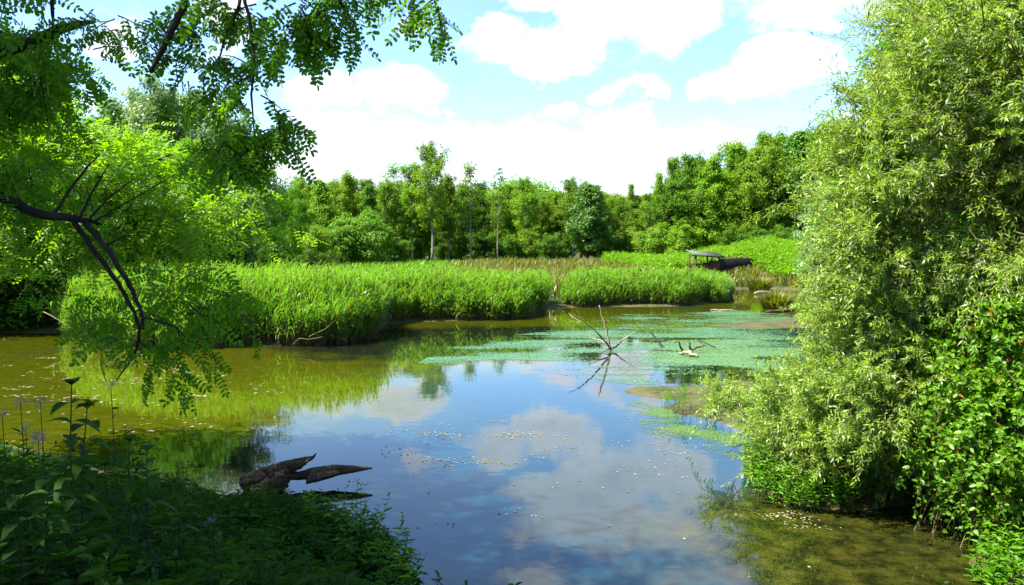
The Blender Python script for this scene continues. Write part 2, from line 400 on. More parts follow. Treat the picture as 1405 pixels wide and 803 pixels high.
b1 = k.noise(k.mapping(pos, (1, 1, 1)), 5.0, 3, .5); b2 = k.noise(k.mapping(pos, (.35, 1, 1)), 1.1, 2, .5)
hgt = k.math('ADD', k.math('MULTIPLY', b1, .0016), k.math('MULTIPLY', b2, .006))
b = k.new('ShaderNodeBump'); b.inputs['Strength'].default_value = .35; b.inputs['Distance'].default_value = 1.0
k.l.new(hgt, b.inputs['Height']); k.l.new(b.outputs[0], gl.inputs['Normal'])
fr = k.new('ShaderNodeFresnel'); fr.inputs['IOR'].default_value = 1.5
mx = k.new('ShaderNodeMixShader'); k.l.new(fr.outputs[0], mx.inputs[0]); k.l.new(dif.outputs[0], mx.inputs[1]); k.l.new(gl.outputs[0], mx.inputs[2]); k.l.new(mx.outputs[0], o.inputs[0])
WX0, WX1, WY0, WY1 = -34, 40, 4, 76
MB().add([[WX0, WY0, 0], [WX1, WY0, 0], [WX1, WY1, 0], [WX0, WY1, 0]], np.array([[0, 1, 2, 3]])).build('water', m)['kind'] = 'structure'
#@@REST
# ------------------------------------------------------------------ woodland trees (a crown of leaf sprays on real limbs)
def grow(seed, H, base, rad, trunk_r, n_limb, shape, n_leaf, lsize, clump=.55, up=.5, droop=0.0, flat=.6, sub=4, lean=0.0, solid=.35):
    rng = np.random.default_rng(seed)
    wood = MB(); anchors = []; wts = []
    m = 9; t = np.linspace(0, 1, m)
    tr = np.zeros((m, 3)); tr[:, 2] = t * H * .96
    tr[:, :2] = np.cumsum(rng.normal(0, H * .006, (m, 2)), 0) * t[:, None] ** .3; tr[:, 0] += lean * H * t ** 1.5
    wood.tube(tr, trunk_r * (1 - t) ** .8 + trunk_r * .08, 7)
    for i in range(n_limb):
        f = base + (0.97 - base) * ((i + rng.random()) / n_limb); a = i * 2.4 + rng.normal(0, .4)
        p0 = np.array([np.interp(f, t, tr[:, c]) for c in range(3)])
        g = (f - base) / (1 - base); L = rad * shape(g) * rng.uniform(.75, 1.15)
        e = up + .5 * g + rng.normal(0, .15)
        d = np.array([math.cos(a) * math.cos(e), math.sin(a) * math.cos(e), math.sin(e)])
        s = np.linspace(0, 1, 5)[:, None]
        pts = p0 + d * L * s + np.array([0, 0, -1]) * droop * L * s ** 2 + np.array([0, 0, .15]) * L * s ** 2 * (1 - droop)
        r0 = trunk_r * .38 * (1 - f * .7)
        wood.tube(pts, np.linspace(r0, r0 * .15, 5), 4, cap=False)
        for q in (.55, .8, 1.0):
            anchors.append(pts[0] * (1 - q) + pts[-1] * q if q < 1 else pts[-1]); wts.append(.7)
        for j in range(sub):
            q = rng.uniform(.3, .95); b0 = np.array([np.interp(q, s[:, 0], pts[:, c]) for c in range(3)])
            d2 = unit(d + rng.normal(0, .75, 3) + np.array([0, 0, .1 - droop]))
            b1 = b0 + d2 * L * rng.uniform(.25, .5)
            wood.tube(np.stack([b0, (b0 + b1) / 2 + rng.normal(0, .03 * L, 3), b1]), np.array([r0 * .3, r0 * .2, r0 * .06]), 3, cap=False)
            anchors += [b1, b0 * .4 + b1 * .6]; wts += [1, .7]
    anchors.append(tr[-1]); wts.append(1.2)
    A = np.array(anchors); wts = np.array(wts) * rng.uniform(.4, 1.5, len(A))
    idx = rng.choice(len(A), n_leaf, p=wts / wts.sum())
    cs = rng.uniform(.6, 1.35, len(A))[idx][:, None] * clump
    off = rdir(rng, n_leaf) * (rng.random((n_leaf, 1)) ** solid) * cs * np.array([1, 1, flat])
    off[:, 2] -= droop * np.abs(rng.normal(0, 1, n_leaf)) * clump * .8
    Pp = A[idx] + off
    ctr = np.array([0, 0, H * (base + .25)])
    N = unit(unit(Pp - ctr) * .5 + unit(off) * .6 + np.array([0, 0, .7]) + rng.normal(0, .55, (n_leaf, 3)))
    D = unit(np.cross(N, rdir(rng, n_leaf)) + np.array([0, 0, -.35 - droop]))
    L = lsize * rng.uniform(.6, 1.4, n_leaf)
    lf = MB(); V, F = leaves(Pp, D, N, L, L * rng.uniform(.45, .75, n_leaf)); lf.add(V, F)
    return wood, lf
def growf(seed, H, base, rad, tr, nl, shape, n, ls, cl, up, *a, **k):      # a far tree: many small feathery clumps
    return grow(seed, H, base, rad, tr, int(nl * 1.25), shape, int(n * 1.35), ls * .86, cl * .72, up, *a, flat=.8, sub=7, **k)
def parts_of(name, spec, leaf, bark, loc, label, cat, group=None):
    wood, lf = spec
    r = thing(name, loc, label, cat, group)
    for q, nm, mt in ((wood, 'trunk', bark), (lf, 'crown', leaf)):
        o = bpy.data.objects.new(nm, q.mesh(nm, M[mt], nm == 'trunk')); COL.objects.link(o); o.parent = r
    return r
round_ = lambda g: math.sqrt(max(0.05, 1 - (g * 1.9 - .85) ** 2 / 1.25))
cone_ = lambda g: max(.12, (1 - g) ** .75 * min(1, .45 + g * 3))
vase_ = lambda g: .35 + .75 * math.sin(min(1, g * 1.1) * math.pi * .8)
col_ = lambda g: .5 + .5 * math.sin(min(1, g) * math.pi)
PROTO = {  # kind: (height of the model, spec, leaf, bark)
    'round':  (15, growf(1, 15, .14, 4.2, .26, 30, round_, 15000, .34, 1.15, .35), 'far', 'bark'),
    'round2': (15, growf(2, 15, .10, 4.5, .26, 34, round_, 16000, .34, 1.2, .25, .1), 'far', 'bark'),
    'ash':    (18, growf(3, 18, .30, 4.4, .24, 26, vase_, 11000, .32, 1.05, .75), 'far', 'bark_pale'),
    'ash2':   (18, growf(4, 18, .30, 3.4, .22, 24, vase_, 9500, .32, 1.0, .8, lean=.05), 'far', 'bark_pale'),
    'alder':  (15, growf(5, 15, .10, 3.4, .22, 34, cone_, 14000, .33, 1.0, .15, .15), 'far', 'bark'),
    'poplar': (18, growf(6, 18, .22, 2.6, .2, 30, col_, 8500, .3, .9, .8), 'far', 'bark_pale'),
    'sparse': (18, grow(7, 18, .38, 2.7, .17, 20, col_, 1900, .32, .8, .7), 'far', 'bark_pale'),
    'sparse2': (18, grow(8, 18, .28, 2.2, .15, 22, col_, 1700, .32, .75, .6), 'far', 'bark_pale'),
    'oak':    (13, growf(9, 13, .2, 4.0, .3, 34, lambda g: max(.2, (1 - g) ** .55 * min(1, .6 + g * 2)), 22000, .32, 1.05, .3), 'oak', 'bark_dark'),
    'silver': (11, grow(10, 11, .06, 4.2, .24, 34, round_, 24000, .24, .9, .6), 'silver', 'bark'),
    'shrub':  (5, grow(11, 5, .03, 2.6, .1, 24, round_, 11000, .24, .75, .35), 'far', 'bark'),
    'shrub2': (5, grow(12, 5, .03, 3.0, .1, 26, round_, 11000, .24, .8, .2, .1), 'far', 'bark'),
    'dead':   (18, grow(13, 18, .3, 1.6, .16, 22, col_, 60, .25, .4, .9), 'far', 'bark_dark'),
    'bank':   (12, grow(14, 12, .10, 5.2, .26, 40, round_, 52000, .19, .95, .3, .1), 'locust', 'bark'),
    'bank2':  (12, grow(15, 12, .05, 4.8, .26, 44, round_, 52000, .18, .9, .2, .2), 'locust', 'bark'),
    'nearsilver': (11, grow(16, 11, .08, 4.0, .25, 40, round_, 48000, .17, .8, .6), 'silver', 'bark'),
}
FIRST = {}
def tree(kind, name, px, py_top, D, label, group=None, width=1.0, color=(1, 1, 1, 1), rz=None, sink=0.0, cat='tree', h=None):
    r0 = ray(px, 340); x = r0[0] / r0[1] * D; z = float(ground_z(x, D)[0]) - sink
    H = (P(px, py_top, D)[2] - z) * 1.0 if h is None else h
    h0, spec, leaf, bark = PROTO[kind]; s = H / h0
    loc = (x, D, z); rz = (px * 1.7 + D) % 6.28 if rz is None else rz
    if kind not in FIRST:
        r = parts_of(name, spec, leaf, bark, loc, label, cat, group); FIRST[kind] = r
        r.rotation_euler = (0, 0, rz); r.scale = (s * width, s * width, s)
        for c in r.children: c.color = color
    else:
        r = dup(FIRST[kind], loc, rz, (s * width, s * width, s), label, None, color); r.name = name
        if group: r['group'] = group
        elif 'group' in r: del r['group']
    return r
Ylw = (1.18, 1.1, .8, 1); Brt = (1.15, 1.2, .9, 1); Drk = (.62, .74, .8, 1); Olv = (.98, .92, .9, 1); Pal = (1.2, 1.15, 1.5, 1); Blu = (.85, 1.0, 1.5, 1)
G1 = 'trees of the far woodland edge'
# front row of the far woodland, left to right
for a in [
    ('round', 'deciduous_tree', 372, 262, 92, 'rounded green tree at the left end of the far woodland, behind the silver willow', .95, Brt),
    ('alder', 'alder_tree', 410, 256, 100, 'leafy green alder beside the left end of the far tree line', .9, (1, 1, 1, 1)),
    ('alder', 'alder_tree', 442, 243, 108, 'tall pointed alder rising over the left reed bed', 1.0, Brt),
    ('dead', 'dead_tree', 461, 247, 104, 'thin bare dead trunk between two leafy alders on the left of the far woodland', .7, (1, 1, 1, 1)),
    ('round', 'deciduous_tree', 478, 247, 112, 'yellow-green tree right of the thin bare trunk', .8, Ylw),
    ('alder', 'alder_tree', 507, 250, 106, 'dense dark green alder above the notch between the left reed beds', 1.0, Drk),
    ('round2', 'deciduous_tree', 528, 256, 116, 'mid green tree filling the wood left of the loose airy crown', .8, (1, 1, 1, 1)),
    ('sparse', 'thin_tree', 541, 227, 118, 'loose airy tree left of the tallest yellow-green ash', 1.2, Pal),
    ('ash', 'ash_tree', 592, 217, 112, 'tallest yellow-green ash with pale leaning trunk over the middle reed bed', 1.0, Ylw),
    ('ash2', 'ash_tree', 566, 236, 116, 'slimmer ash close against the left side of the tallest ash', 1.0, Brt),
    ('ash2', 'ash_tree', 616, 250, 118, 'lower olive ash close against the right side of the tallest ash', .9, Olv),
    ('sparse', 'thin_tree', 646, 226, 114, 'spindly open-topped tree right of the tallest ash, fuller of the two spindly ones', 1.1, Olv),
    ('sparse2', 'thin_tree', 683, 232, 112, 'slenderest spindly tree with straight pole trunk and few leaves', 1.0, Olv),
    ('poplar', 'poplar_tree', 664, 285, 122, 'bright green narrow tree between the two spindly trees', 1.3, Brt),
    ('silver', 'willow_tree', 716, 268, 140, 'pale grey-green willow crown right of the slenderest spindly tree', .95, Brt),
    ('round2', 'deciduous_tree', 748, 280, 128, 'olive green soft-crowned tree left of the lone dark tree', .9, Olv),
    ('oak', 'oak_tree', 806, 253, 104, 'dark green round-crowned tree standing alone before the far wood', 1.08, (1, 1, 1, 1)),
    ('round', 'deciduous_tree', 776, 300, 132, 'bright yellow-green small tree in the gap beside the lone dark tree', .9, Ylw),
    ('round', 'deciduous_tree', 846, 275, 134, 'yellow-green tree directly right of the lone dark tree', .9, Ylw),
    ('poplar', 'poplar_tree', 864, 255, 136, 'narrow pale tree with a feathery top left of the bare dead trunk', .8, Pal),
    ('dead', 'dead_tree', 889, 250, 110, 'bare dead tree standing above the right reed bed', .9, (1, 1, 1, 1)),
    ('poplar', 'poplar_tree', 906, 240, 112, 'narrow bright green tree just right of the bare dead tree', .8, Brt),
    ('ash2', 'ash_tree', 922, 228, 114, 'tall slim tree with rounded clumps at the start of the right-hand rise', .8, (1, 1, 1, 1)),
    ('round', 'deciduous_tree', 950, 222, 112, 'dark blue-green broad tree behind the bird hide', .9, Drk),
    ('alder', 'alder_tree', 975, 212, 108, 'pointed mid green tree straight above the hide roof', .95, Brt),
    ('round2', 'deciduous_tree', 1003, 204, 112, 'large bright green tree above the black screen', .9, Brt),
    ('alder', 'alder_tree', 1030, 214, 106, 'olive drooping tree over the end of the black screen', 1.0, Olv),
    ('round', 'deciduous_tree', 1058, 192, 110, 'tall olive-brown toned tree on the rise right of the black screen', .95, Olv),
    ('oak', 'oak_tree', 1094, 180, 104, 'tall dark green tree partly behind the silvery willow on the right', .95, Brt),
    ('round2', 'deciduous_tree', 1135, 176, 100, 'big green tree mostly hidden by the right-hand willow', .95, (1, 1, 1, 1)),
]:
    tree(a[0], a[1], a[2], a[3], a[4], a[5], G1, a[6], a[7])
# understorey shrubs at the foot of the wood, shade painted in by dark tints
G2 = 'shrubs along the foot of the far wood'
rs = np.random.default_rng(5)
for i, (px, py, D, c) in enumerate([(395, 335, 88, Drk), (425, 322, 92, (1, 1, 1, 1)), (470, 318, 96, Blu), (505, 305, 98, Blu), (548, 335, 102, Drk), (640, 332, 118, Drk), (668, 326, 118, Drk), (700, 330, 120, Drk), (728, 322, 120, Olv), (760, 328, 118, Drk), (570, 335, 120, Drk), (610, 338, 122, Drk), (838, 330, 106, Drk), (862, 322, 108, Olv), (885, 325, 104, Pal), (912, 318, 102, (1, 1, 1, 1)), (935, 322, 100, Brt), (1010, 318, 98, Drk), (1040, 320, 96, Drk), (1072, 316, 92, Drk)]):
    side = ['left', 'middle', 'right'][0 if px < 520 else 1 if px < 800 else 2]
    tone = {Drk: 'dark green', Blu: 'bluish green', Brt: 'bright green', Ylw: 'yellow-green', Olv: 'olive', Pal: 'pale'}.get(c, 'mid green')
    tree(['shrub', 'shrub2'][i % 2], 'woodland_shrub', px, py, D, f'{tone} leafy shrub at the foot of the {side} part of the far wood', G2, 1.15, c, cat='shrub')
# rows behind, closing the wood
G3 = 'trees filling the wood behind the front row'
kinds = ['round', 'ash', 'round2', 'alder', 'ash2', 'round2']
tops = np.array([(300, 258), (372, 262), (440, 254), (520, 258), (600, 250), (660, 262), (700, 262), (740, 254), (780, 258), (830, 268), (880, 268), (930, 244), (1000, 222), (1060, 206), (1180, 190)])
for i in range(80):
    px = 335 + (1170 - 335) * (i + rs.uniform(.1, .9)) / 80; D = rs.uniform(122, 150) - 18 * (px > 920)
    py = np.interp(px, tops[:, 0], tops[:, 1]) - 4 + rs.uniform(0, 24)
    tree(kinds[i % 6], 'woodland_tree', px, py, D, 'mid green tree of the far wood, mostly covered by the front row', G3, 1.15, [(1, 1, 1, 1), Drk, Brt, Olv, Drk][i % 5])
# the wooded hill beyond: a mass of crowns nobody can count
mb = MB(); rng = np.random.default_rng(77); n = 80000
pc = rng.uniform(330, 1150, 300); Dc = rng.uniform(185, 250, 300); idx = rng.integers(0, 300, n)
xc = (pc - 702.5) / FPX * Dc; zc = ground_z(xc, Dc) + np.where(pc < 760, 15, 12) * rng.uniform(.75, 1.05, 300) * np.where((pc > 690) & (pc < 830), 1.12, .95)
off = rdir(rng, n) * rng.uniform(.5, 1, (n, 1)) * np.array([4.5, 4.5, 5.5]); C = np.stack([xc, Dc, zc - 5.0], 1)[idx] + off
Nn = unit(off + rng.normal(0, 1.5, (n, 3))); Aa = unit(np.cross(Nn, rdir(rng, n))); L = rng.uniform(.6, 1.2, n)
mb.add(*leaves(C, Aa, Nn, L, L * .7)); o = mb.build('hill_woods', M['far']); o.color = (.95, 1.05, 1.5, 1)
tag(o, 'hazy green wooded hill far behind the lone dark tree', 'woods', kind='stuff')
# left bank trees across the water
G4 = 'trees crowding the left bank'
for a in [
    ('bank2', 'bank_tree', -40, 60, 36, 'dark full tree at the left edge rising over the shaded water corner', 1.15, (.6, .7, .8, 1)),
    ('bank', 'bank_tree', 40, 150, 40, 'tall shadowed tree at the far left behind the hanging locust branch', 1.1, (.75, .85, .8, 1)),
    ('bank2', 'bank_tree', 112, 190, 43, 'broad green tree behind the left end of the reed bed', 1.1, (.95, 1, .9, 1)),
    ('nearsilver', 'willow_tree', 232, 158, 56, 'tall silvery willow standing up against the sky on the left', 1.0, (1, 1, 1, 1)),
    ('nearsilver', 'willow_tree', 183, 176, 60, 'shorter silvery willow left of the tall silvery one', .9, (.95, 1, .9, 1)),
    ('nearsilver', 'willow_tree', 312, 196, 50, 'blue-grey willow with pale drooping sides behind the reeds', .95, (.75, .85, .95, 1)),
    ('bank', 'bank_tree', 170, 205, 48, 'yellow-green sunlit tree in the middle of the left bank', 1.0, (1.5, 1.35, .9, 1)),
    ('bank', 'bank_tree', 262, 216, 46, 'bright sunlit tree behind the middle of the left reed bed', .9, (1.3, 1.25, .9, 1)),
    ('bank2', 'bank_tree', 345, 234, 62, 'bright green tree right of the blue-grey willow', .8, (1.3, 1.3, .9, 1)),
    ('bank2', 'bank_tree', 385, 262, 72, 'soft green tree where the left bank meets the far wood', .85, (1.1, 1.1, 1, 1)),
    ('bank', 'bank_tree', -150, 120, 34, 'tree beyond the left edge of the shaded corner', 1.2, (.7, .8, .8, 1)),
]:
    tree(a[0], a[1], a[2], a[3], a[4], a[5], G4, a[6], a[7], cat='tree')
G5 = 'bushes along the left bank'
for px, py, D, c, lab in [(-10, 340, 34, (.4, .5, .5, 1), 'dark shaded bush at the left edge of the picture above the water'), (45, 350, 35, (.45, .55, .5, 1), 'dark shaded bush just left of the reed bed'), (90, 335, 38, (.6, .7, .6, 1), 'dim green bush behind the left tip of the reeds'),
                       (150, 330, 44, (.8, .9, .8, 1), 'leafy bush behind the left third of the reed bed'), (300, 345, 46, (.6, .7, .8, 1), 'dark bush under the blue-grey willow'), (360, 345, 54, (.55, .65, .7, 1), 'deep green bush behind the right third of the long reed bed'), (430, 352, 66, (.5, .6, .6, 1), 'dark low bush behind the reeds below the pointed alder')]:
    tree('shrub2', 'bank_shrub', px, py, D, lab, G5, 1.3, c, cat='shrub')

# ------------------------------------------------------------------ reed beds
def reeds(name, front, depth, n, Hh, seed, label, blades=7, slope=1.0, lw=.027, taper=(1.3, 1.3)):
    """front: pixel points along the water's edge; stems stand from it back to depth(t)"""
    rng = np.random.default_rng(seed); fp = np.array([W(*q)[:2] for q in front])
    seg = np.concatenate([[0], np.cumsum(np.hypot(*np.diff(fp, axis=0).T))]); tt = rng.random(n)
    x0 = np.interp(tt * seg[-1], seg, fp[:, 0]); y0 = np.interp(tt * seg[-1], seg, fp[:, 1])
    back = rng.random(n) ** 1.6 * depth(tt) + (fbm(tt * seg[-1] * .9, tt * 0 + 3, seed + 7, 4) - .55) * 1.5; r = np.stack([x0, y0], 1) / np.hypot(x0, y0)[:, None]
    x = x0 + r[:, 0] * back + rng.normal(0, .12, n); y = y0 + r[:, 1] * back + rng.normal(0, .12, n) - .12
    z = np.maximum(ground_z(x, y), -.05)
    clumpn = fbm(x * .55, y * .55, seed + 3)
    edge = np.clip(np.minimum(tt * seg[-1] / taper[0], (1 - tt) * seg[-1] / taper[1]), .0, 1)
    h = Hh * (.74 + .40 * clumpn) * rng.uniform(.66, 1.2, n) * (1 - (.25 if taper[1] < 2 else .72) * (1 - edge) ** 1.3) * np.clip(.80 + back * .3, 0, 1) * np.where(back < .7, rng.uniform(.55, 1.05, n), 1.0)
    lean = rng.normal(0, .10, (n, 2)) + np.array([.05, -.02]); lean[:, 1] -= .18 * np.exp(-back / .35) * rng.random(n)
    lean[:, 0] += (.5 - edge * .5) * np.where(tt < .5, -.35, .35)
    s = np.linspace(0, 1, 4)[None, :, None]
    base = np.stack([x, y, z], 1)[:, None]; top = np.stack([lean[:, 0] * h, lean[:, 1] * h, h * .92], 1)[:, None]
    C = base + top * np.concatenate([s, s, s], 2) * np.concatenate([s, s, np.ones_like(s)], 2) ** 1.0
    mb = MB(); mb.add(*tubes(C, np.linspace(.011, .005, 4)[None], 3), 1)
    # blades
    k = blades; f = rng.uniform(.13, 1.0, (n, k)); f[:, 0] = 1; f[:, 1] = .93
    Pb = (base[:, 0][:, None] + top[:, 0][:, None] * np.stack([f, f, np.ones_like(f)], -1) * f[..., None]).reshape(-1, 3)
    N_ = n * k; a = rng.normal(.35, 1.25, N_); fl = f.reshape(-1); dirr = np.stack([np.cos(a), -np.abs(np.sin(a)) * .8 + .25 * rng.normal(size=N_), np.zeros(N_)], 1)
    L = rng.uniform(.4, .75, N_) * (Hh / 2.3); upv = rng.uniform(1.0, 3.0, N_) * (.5 + .8 * fl)
    ax = unit(dirr + np.array([0, 0, 1]) * upv[:, None]); nr = unit(np.cross(ax, np.cross(np.array([0, 0, 1.]), dirr)) + rng.normal(0, .3, (N_, 3)))
    sd_ = unit(np.cross(ax, nr)); wd = lw * rng.uniform(.7, 1.3, N_)[:, None]
    bend = (rng.uniform(.15, .6, N_) * L)[:, None]; gdown = np.array([0, 0, -1.0]); Lc = L[:, None]
    p1 = Pb + ax * Lc * .45; p2 = Pb + ax * Lc * .8 + gdown * bend * .4 + dirr * bend * .3; p3 = Pb + ax * Lc + gdown * bend + dirr * bend * .6
    Vv = np.stack([Pb - sd_ * wd * .3, Pb + sd_ * wd * .3, p1 - sd_ * wd * .5, p1 + sd_ * wd * .5, p2 - sd_ * wd * .4, p2 + sd_ * wd * .4, p3], 1)
    b = (np.arange(N_) * 7)[:, None]
    mb.add(Vv.reshape(-1, 3), [np.concatenate([b + np.array([0, 1, 3, 2]), b + np.array([2, 3, 5, 4])], 0), b + np.array([4, 5, 6])], 0)
    # dead stems and litter at the foot
    nd = n // 3; j = rng.choice(n, nd); b0 = np.stack([x[j], y[j], z[j]], 1) + rng.normal(0, .05, (nd, 3)) * np.array([1, 1, 0]); hh = rng.uniform(.2, .9, nd)[:, None]
    b1 = b0 + np.concatenate([rng.normal(0, .35, (nd, 2)), np.ones((nd, 1))], 1) * hh
    mb.add(*tubes(np.stack([b0, (b0 + b1) / 2, b1], 1), np.array([.012, .01, .005])[None], 3), 1)
    pl = rng.choice(n, 90); pt = (base[:, 0] + top[:, 0])[pl] * np.array([1, 1, 1.06]); dd = np.repeat(unit(top[pl, 0] + rng.normal(0, .25, (90, 3)) * h[pl, None]), 14, 0) + rng.normal(0, .22, (1260, 3))
    mb.add(*leaves(np.repeat(pt, 14, 0), dd, rdir(rng, 1260), rng.uniform(.10, .26, 1260), .03), 1)
    o = mb.build(name, [M['reed'], M['reed_dry']])
    tag(o, label, 'reeds', 'reed beds at the water edge', 'stuff'); return o
reeds('reed_bed', [(94, 458), (150, 469), (205, 475), (300, 476), (420, 472), (480, 468), (517, 461)], lambda t: 5.5 + 6 * np.sin(t * 3.1), 8000, 2.16, 1, 'long bright green reed bed along the left shore', 8)
reeds('reed_bed', [(505, 452), (522, 443), (560, 440), (640, 439), (700, 437), (744, 430)], lambda t: 9 - 3 * t, 6000, 1.82, 2, 'green reed bed in the middle, left of the muddy gap', 8, lw=.033)
reeds('reed_bed', [(772, 419), (790, 421), (850, 420), (930, 419), (985, 415), (998, 407)], lambda t: 9 + 0 * t, 6200, 1.58, 3, 'rounded reed bed below the bird hide, right of the muddy gap', 8, lw=.037, taper=(1.6, 8.0))

# ------------------------------------------------------------------ blades and herbs on the ground
def blades(name, x, y, h, wd, material, seed, label, cat, nper=6, spread=.25, color=None, lean=.45):
    rng = np.random.default_rng(seed); n = len(x) * nper
    X_ = np.repeat(x, nper) + rng.normal(0, spread, n); Y_ = np.repeat(y, nper) + rng.normal(0, spread, n); Z_ = ground_z(X_, Y_)
    H_ = np.repeat(np.broadcast_to(h, x.shape), nper) * rng.uniform(.5, 1.15, n); ok = Z_ > .0
    X_, Y_, Z_, H_ = X_[ok], Y_[ok], Z_[ok], H_[ok]; n = len(X_)
    b0 = np.stack([X_, Y_, Z_ - .02], 1); a = rng.uniform(0, 6.28, n); d = np.stack([np.cos(a), np.sin(a), np.zeros(n)], 1)
    ln = (np.abs(rng.normal(0, lean, n)) * H_)[:, None]; U = np.array([0, 0, 1.]); sdv = np.stack([-np.sin(a + rng.normal(0, 1, n)), np.cos(a), np.zeros(n)], 1)
    w_ = (wd * rng.uniform(.6, 1.3, n))[:, None]; Hc = H_[:, None]
    p1 = b0 + U * Hc * .6 + d * ln * .3; p2 = b0 + U * Hc * .97 + d * ln
    Vv = np.stack([b0 - sdv * w_ * .4, b0 + sdv * w_ * .4, p1 + sdv * w_ * .5, p1 - sdv * w_ * .5, p2], 1); b = (np.arange(n) * 5)[:, None]
    mb = MB(); mb.add(Vv.reshape(-1, 3), [b + np.array([0, 1, 2, 3]), b + np.array([3, 2, 4])])
    o = mb.build(name, M[material]); tag(o, label, cat, kind='stuff')
    if color: o.color = color
    return o
def herbs(x, y, h, seed, leafL=.07, pairs=6, droop=.3, shape='hex', mb=None, z=None, stemr=.004, wr=.45, lift=.25, jit=.12):
    """upright stems with opposite leaves; returns a mesh collector: slot 0 leaves, slot 1 stems"""
    rng = np.random.default_rng(seed); n = len(x); z = ground_z(x, y) - .02 if z is None else z
    b0 = np.stack([x, y, z], 1); lean = np.concatenate([rng.normal(0, jit, (n, 2)), np.ones((n, 1))], 1) * np.asarray(h)[:, None]
    s = np.linspace(0, 1, 4); C = b0[:, None] + lean[:, None] * np.stack([s ** 1.4, s ** 1.4, s], 1)[None]
    mb = mb or MB(); mb.add(*tubes(C, np.linspace(stemr, stemr * .4, 4)[None], 3), 1)
    k = pairs; f = np.clip((np.arange(k) + 1.0) / k + rng.normal(0, .03, (n, k)), .1, 1.0); f = .22 + .78 * f
    Pb = b0[:, None] + lean[:, None] * np.stack([f ** 1.4, f ** 1.4, f], -1); a = rng.uniform(0, 6.28, (n, 1)) + np.arange(k)[None] * 1.57 + rng.normal(0, .3, (n, k))
    for sgn in (0, np.pi):
        d = np.stack([np.cos(a + sgn), np.sin(a + sgn), np.full(a.shape, lift)], -1) + np.array([0, 0, 1.0]) * (f[..., None] > .97) * .5
        d = d + rng.normal(0, .15, d.shape)
        L = leafL * rng.uniform(.6, 1.3, a.shape) * np.where(f > .9, .65, 1.0) * (.75 + .4 * np.sin(f * 3.0))
        A = unit(d.reshape(-1, 3)); N = unit(np.array([0, 0, 1.0]) - A * A[:, 2:3] + rng.normal(0, .3, A.shape))
        mb.add(*leaves(Pb.reshape(-1, 3), A, N, L.ravel(), L.ravel() * wr, shape, droop), 0)
    return mb
def scatter(poly_px, n, seed, D0=None, weight=None):
    rng = np.random.default_rng(seed); poly = np.array(poly_px, float); lo, hi = poly.min(0), poly.max(0); out = np.zeros((0, 2))
    while len(out) < n:
        q = rng.uniform(lo, hi, (n * 3, 2)); q = q[sdist(q, poly) > 0]; out = np.concatenate([out, q])
    return out[:n, 0], out[:n, 1]
def wpoly(pts, z=0.0): return [tuple(W(px, py, z)[:2]) for px, py in pts]

# far meadow and the green bank round the hide
x, y = scatter([(-13, 46), (-8, 62), (-5, 100), (32, 100), (20, 70), (12, 60), (9, 51), (2, 49)], 5200, 31); keep = ~((x > 13.5) & (x < 24) & (y > 52) & (y < 77)); x, y = x[keep], y[keep]
blades('meadow_grass', x, y, 1.0 + .5 * fbm(x * .2, y * .2, 4), .10, 'meadow', 32, 'tan and green tall grass behind the middle reed beds', 'grass', 6, .4)
x, y = scatter([(-22, 44), (-30, 100), (-4, 104), (-5, 70), (-9, 50)], 3000, 33)
blades('meadow_grass', x, y, .9, .10, 'bankherb', 34, 'shaded green grass at the foot of the far left wood', 'grass', 5, .5)
x, y = scatter([(16, 66), (20.5, 68.8), (28, 69), (44, 72), (60, 90), (52, 106), (14, 104), (10, 88), (13, 76)], 6500, 35)
r35 = np.random.default_rng(36); keep = ~((x > 15.6) & (x < 22.6) & (y > 66) & (y < 76.4)); x, y = x[keep], y[keep]
mb = herbs(x, y, (1.0 + 1.1 * fbm(x * .25, y * .25, 8) + r35.uniform(-.2, .3, len(x))) * (.45 + .55 * sstep(y, 70, 76)), 37, .42, 7, .3, 'diamond', stemr=.02, wr=.3, jit=.2, lift=.9)
tag(mb.build('bank_herbage', [M['bankherb'], M['stem']]), 'bright green tall herbs covering the bank around the bird hide', 'herbage', kind='stuff')
# fringe of sedge along the far right shore
x, y = scatter(wpoly([(992, 396), (1060, 397), (1110, 399), (1110, 389), (1060, 389), (995, 390)]), 500, 38)
blades('shore_sedge', x, y, .8, .08, 'meadow', 39, 'tan sedge fringe along the far right water edge', 'sedge', 6, .3, (1, 1, 1, 1))
# tussocks in the far right water
for px, py, hh, lab in [(1042, 400, 1.3, 'rusty sedge tussock on the far shore beside the pale log'), (1064, 424, 1.2, 'sedge tussock at the water edge near the mossy log')]:
    c = W(px, py); rng = np.random.default_rng(int(px)); n = 420; a = rng.uniform(0, 6.28, n); q = np.sqrt(rng.random(n)) * .75
    mb = MB(); b0 = np.stack([c[0] + q * np.cos(a), c[1] + q * np.sin(a) * .7, np.zeros(n) - .02], 1); d = np.stack([np.cos(a), np.sin(a), np.zeros(n)], 1)
    H_ = (hh * rng.uniform(.5, 1.1, n))[:, None]; sdv = np.stack([-np.sin(a), np.cos(a), np.zeros(n)], 1) * .03
    p1 = b0 + np.array([0, 0, 1.]) * H_ * .6 + d * q[:, None] * .5; p2 = b0 + np.array([0, 0, 1.]) * H_ * .9 + d * (q[:, None] * 1.1 + .15)
    b = (np.arange(n) * 5)[:, None]; mb.add(np.stack([b0 - sdv, b0 + sdv, p1 + sdv, p1 - sdv, p2], 1).reshape(-1, 3), [b + np.array([0, 1, 2, 3]), b + np.array([3, 2, 4])])
    tag(mb.build('sedge_tussock', M['meadow']), lab, 'tussock')
